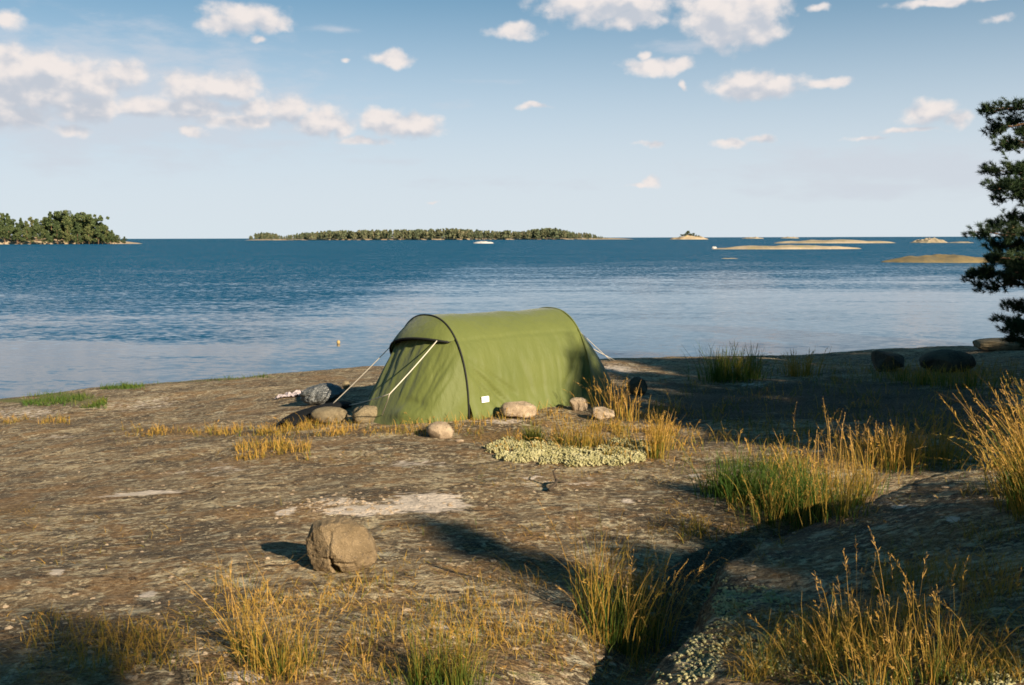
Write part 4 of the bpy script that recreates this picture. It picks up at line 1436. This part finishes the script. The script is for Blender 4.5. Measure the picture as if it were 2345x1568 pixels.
tuft('grass_tuft', 'sparse fanned straw tuft in the foreground left of the middle', [(640, 1545), (600, 1530), (690, 1520), (560, 1500)], 260, .37, .0027, .75, .78, 1, .055, .25, green_n=160)
tuft('grass_tuft', 'tallest straw tuft with seed heads in the dark crevice', [(1400, 1480), (1440, 1500), (1370, 1440), (1470, 1450), (1420, 1400), (1350, 1400)], 200, .56, .0038, .32, .74, 2, .06, .4, green_n=260, green_h=.6, wind=(.06, 0))
tuft('grass_tuft', 'few drooping golden stems right of the tallest tuft', [(1500, 1490), (1530, 1470)], 46, .50, .0042, .5, .86, 3, .05, .8, wind=(.25, 0))
tuft('grass_tuft', 'bright green tuft behind the outcrop on the right', [(1720, 1150), (1780, 1165), (1830, 1150), (1690, 1140), (1860, 1180), (1760, 1130), (1800, 1185), (1650, 1135)], 1100, .36, .0055, .35, .12, 4, .10, .0, tsd=.1)
tuft('grass_tuft', 'golden tuft growing on the right of the bright green tuft', [(1880, 1190), (1930, 1180), (1960, 1160), (1830, 1210), (1760, 1200), (1905, 1150), (1985, 1130)], 330, .40, .0045, .35, .68, 5, .09, .3, green_n=350)
tuft('grass_tuft', 'thin seed stems standing tall above the bright green tuft', [(1840, 1140), (1900, 1120), (1800, 1130), (1950, 1110)], 60, .62, .005, .3, .88, 6, .10, .9, wind=(-.1, 0))
tuft('grass_tuft', 'orange tall tuft leaning left at the right edge', [(2350, 1150), (2400, 1130), (2330, 1165), (2370, 1180), (2440, 1160), (2370, 1110)], 300, .58, .0048, .3, .80, 7, .08, .5, wind=(-.28, .02), green_n=380, green_h=.7)
tuft('grass_tuft', 'yellow tuft above the pale lichen mat before the tent', [(1310, 1028), (1340, 1030), (1280, 1022), (1365, 1020)], 240, .30, .006, .45, .66, 8, .07, .2, green_n=60)
tuft('grass_tuft', 'small yellow green cushion of grass left on the lichen mat', [(1232, 1016), (1215, 1014)], 260, .2, .006, .55, .34, 9, .05, .0, tsd=.1)
tuft('grass_tuft', 'reddish dry stems at the rear corner of the tent', [(1400, 950), (1425, 955), (1385, 942), (1440, 965)], 110, .44, .007, .3, .88, 10, .12, .7)
tuft('grass_tuft', 'low thin tuft at the right end of the lichen mat', [(1500, 1046), (1510, 1030)], 200, .36, .0055, .3, .72, 11, .06, .5, green_n=60)
tuft('grass_tuft', 'dark tuft on the shaded shore standing up against the water', [(1690, 870), (1660, 868), (1720, 866), (1640, 872)], 420, .52, .010, .3, .3, 12, .16, .2, green_n=100)
tuft('grass_tuft', 'thinner golden tuft against the water right of the dark shore tuft', [(1850, 858), (1820, 862)], 200, .40, .009, .35, .72, 13, .14, .4)
tuft('grass_tuft', 'brown tuft before the domed boulder on the shore', [(2110, 880), (2060, 872), (2160, 884), (2220, 885)], 380, .30, .009, .4, .5, 14, .22, .3)
tuft('grass_tuft', 'broad straw tuft in the bottom right corner of the outcrop', [(1980, 1540), (2060, 1560), (1900, 1530), (2140, 1560), (2000, 1590), (2080, 1480), (2180, 1500), (1940, 1480)], 380, .24, .0026, .4, .74, 15, .09, .22, green_n=500, wind=(-.08, 0))
tuft('grass_tuft', 'tall thin stems rising from the broad straw tuft', [(1900, 1500), (2000, 1520), (2100, 1500), (1960, 1460), (2160, 1500)], 36, .38, .0030, .2, .86, 16, .13, .95, wind=(-.08, 0))
tuft('grass_tuft', 'yellow green tuft at the bottom edge left of the crevice', [(1010, 1560), (1060, 1575), (960, 1570)], 330, .26, .0032, .3, .45, 17, .06, .2, green_n=120)
tuft('grass_tuft', 'straw tuft on the grassy hollow behind the outcrop at right', [(2080, 1050), (2000, 1060), (2150, 1050), (2050, 1075)], 420, .36, .006, .4, .76, 18, .16, .4, green_n=80)


def scatter(polys, n, g, dens_noise=2.0):
    U, Vv = [], []
    tot = sum(p[4] for p in polys)
    for (u0, v0, u1, v1, wt, sl) in [(p[0], p[1], p[2], p[3], p[4], p[5] if len(p) > 5 else 0) for p in polys]:
        k = int(n * wt / tot)
        u = g.uniform(u0, u1, k)
        v = g.uniform(v0, v1, k) + sl * (u - u0)
        U.append(u)
        Vv.append(v)
    Q, ok = pg_many(np.concatenate(U), np.concatenate(Vv))
    Q = Q[ok]
    keep = fbm(Q[:, 0] * dens_noise, Q[:, 1] * dens_noise, 3, .6, 12) + g.normal(0, .16, len(Q)) > .02
    return Q[keep]


def grass_stuff(name, label, polys, n, h, wd, lean, tint, seed, heads=.1, dens=2.0, tsd=.18):
    g = np.random.default_rng(seed)
    b = scatter(polys, n, g, dens)
    k = len(b)
    b[:, 2] -= .008
    hh = h * np.clip(g.normal(.6, .28, k), .2, 1.3)
    D_ = np.linalg.norm(b - EYE, axis=1)
    V, F, T = blades(b, hh, g.uniform(0, 6.3, k), np.abs(g.normal(lean, .25, k)), wd * g.uniform(.7, 1.3, k), g.uniform(.2, .9, k), np.clip(g.normal(tint, tsd, k) + .15 * fbm(b[:, 0] * 1.5, b[:, 1] * 1.5, 2), 0, 1), g, 4, heads)
    o = link_mesh(name, V, F, M_GRASS, None, False, {'tint': T})
    return tag(o, label, 'grass', kind='stuff')


grass_stuff('dry_grass', 'short dry grass scattered over the foreground rock', [(200, 1440, 1500, 1568, 1.0), (850, 1380, 1420, 1480, .7), (60, 1400, 500, 1520, .4, .15), (480, 1330, 900, 1400, .25), (1050, 1330, 1400, 1400, .3)], 5200, .11, .0030, .5, .72, 101, .12, 1.6)
grass_stuff('dry_grass', 'short straw along the foot of the tent and the stones', [(1090, 930, 1300, 1000, .5), (1400, 930, 1560, 1000, .5), (1240, 975, 1420, 1005, .4), (830, 960, 1100, 1000, .35), (1130, 1000, 1560, 1040, .6), (1380, 985, 1600, 1060, .5)], 4600, .12, .006, .45, .76, 102, .12, 2.2)
grass_stuff('dry_grass', 'ochre grass growing in the long cracks of the left rock', [(280, 982, 800, 1000, 1.0), (540, 1015, 710, 1055, .8), (640, 968, 820, 992, .4), (0, 958, 160, 972, .3)], 4200, .12, .006, .5, .74, 103, .06, 2.6)
grass_stuff('dry_grass', 'dry grass covering the lower right outcrop', [(1700, 1400, 2345, 1568, 1.0), (2000, 1300, 2345, 1420, .35), (2200, 1120, 2345, 1240, .3)], 6500, .12, .0026, .55, .68, 104, .08, 1.6)
grass_stuff('dry_grass', 'brown grass over the shaded hollow on the right', [(1560, 960, 2345, 1080, 1.0), (1500, 870, 2345, 960, .9), (1600, 1060, 1900, 1130, .35), (1560, 1150, 1800, 1250, .4), (1900, 835, 2345, 880, .6)], 8500, .15, .007, .5, .62, 105, .08, 1.2)
grass_stuff('shore_grass', 'short green grass along the left waterline', [(50, 902, 240, 930, 1.0), (230, 882, 330, 892, .4), (330, 872, 620, 880, .3, -.05), (180, 915, 245, 935, .4)], 3400, .10, .010, .45, .2, 106, 0, 1.5, .09)

grass_stuff('grass_litter', 'flattened dead grass and needle litter on the rock', [(0, 1380, 1500, 1568, 1.0), (700, 1200, 1500, 1400, .5), (0, 1150, 700, 1400, .25), (1080, 960, 1650, 1130, .5), (1500, 1100, 1850, 1300, .5), (1650, 1400, 2345, 1568, .5), (250, 975, 900, 1060, .3), (1900, 1080, 2345, 1300, .3)], 16000, .055, .0035, 1.5, .72, 107, 0, 1.1, .2)

# ------------------------------------------------------------------ pale reindeer lichen
def mat_lichen():
    m, n, b = material('reindeer_lichen')
    geo = n.new('ShaderNodeNewGeometry').outputs['Position']
    c = n.mix(n.ss(n.noise(geo, 16, 5, .65), .35, .68), (.32, .285, .12), (.54, .48, .26))
    c = n.mix(n.math('MULTIPLY', n.ss(n.noise(geo, 70, 3, .6), .5, .7), .5), c, (.16, .14, .06))
    n.put(b.inputs['Base Color'], c)
    b.inputs['Roughness'].default_value = .95
    b.inputs['Specular IOR Level'].default_value = .1
    n.put(b.inputs['Normal'], n.bump(n.noise(geo, 95, 4, .65), .9, .02))
    return m


M_LICHEN = mat_lichen()


def lichen(name, label, ells, n, r0, seed, cush=0.0, kn=1):
    g = np.random.default_rng(seed)
    U, Vv = [], []
    tot = sum(e[2] * e[3] for e in ells)
    for (u, v, ru, rv) in ells:
        k = int(n * ru * rv / tot) + 2
        a, q = g.uniform(0, 6.28, k), np.sqrt(g.random(k))
        U.append(u + ru * q * np.cos(a))
        Vv.append(v + rv * q * np.sin(a))
    Q, ok = pg_many(np.concatenate(U), np.concatenate(Vv))
    Q = Q[ok]
    Q = Q[fbm(Q[:, 0] * 3.5, Q[:, 1] * 3.5, 2, .5, 21) + g.normal(0, .2, len(Q)) > -.22]
    V0, F0_ = ico(1)
    parts = []
    for q in Q:
        R0 = cush * g.uniform(.45, 1.2)
        k = max(1, int(kn * (R0 / max(cush, 1e-6)) ** 2)) if cush else 1
        th_, ph_ = g.uniform(0, 6.28, k), np.arccos(g.uniform(0, 1, k))
        cc = np.stack([np.sin(ph_) * np.cos(th_), np.sin(ph_) * np.sin(th_), .62 * np.cos(ph_)], 1) * R0
        for c in cc:
            r = r0 * g.uniform(.4, 1.3)
            parts.append((V0 * (1 + .25 * g.normal(size=(len(V0), 1))) * r + q + c * (1 + .12 * g.normal()), F0_))
    V, F = merge(parts)
    o = link_mesh(name, V, F, M_LICHEN, None, True)
    return tag(o, label, 'lichen', kind='stuff')


lichen('lichen_mat', 'pale cream lichen mat on the rock in front of the tent', [(1290, 1042, 150, 20), (1200, 1035, 80, 14), (1420, 1050, 70, 14), (1300, 1056, 110, 9), (1180, 1030, 60, 20), (1450, 1030, 60, 20)], 480, .0085, 1, .055, 90)
lichen('lichen_mat', 'crusty pale lichen clumps on the lower right outcrop', [(1650, 1400, 40, 90), (1720, 1380, 90, 40), (1600, 1500, 60, 50), (1780, 1480, 90, 70), (2250, 1540, 110, 40), (1960, 1550, 120, 30), (2310, 1110, 40, 30), (1560, 1550, 80, 20)], 2400, .0075, 2)

# small loose flakes and pebbles lying on the bare rock
g = np.random.default_rng(9)
Q, ok = pg_many(g.uniform(0, 1650, 420), g.uniform(960, 1568, 420))
Q2, ok2 = pg_many(np.concatenate([g.normal(790, 90, 160), g.uniform(1650, 2345, 200)]), np.concatenate([g.normal(1155, 14, 160), g.uniform(1080, 1420, 200)]))
parts = []
V0, F0_ = ico(1)
for q in np.vstack([Q[ok], Q2[ok2]]):
    r = g.uniform(.004, .013) * (1.6 if g.random() < .1 else 1)
    parts.append((V0 * (1 + .2 * g.normal(size=(len(V0), 1))) * np.array((r * 1.3, r, r * .6)) + q, F0_))
V, F = merge(parts)
tag(link_mesh('gravel', V, F, M_STONE, None, False), 'small pale chips of stone strewn over the bare rock', 'gravel', kind='stuff')
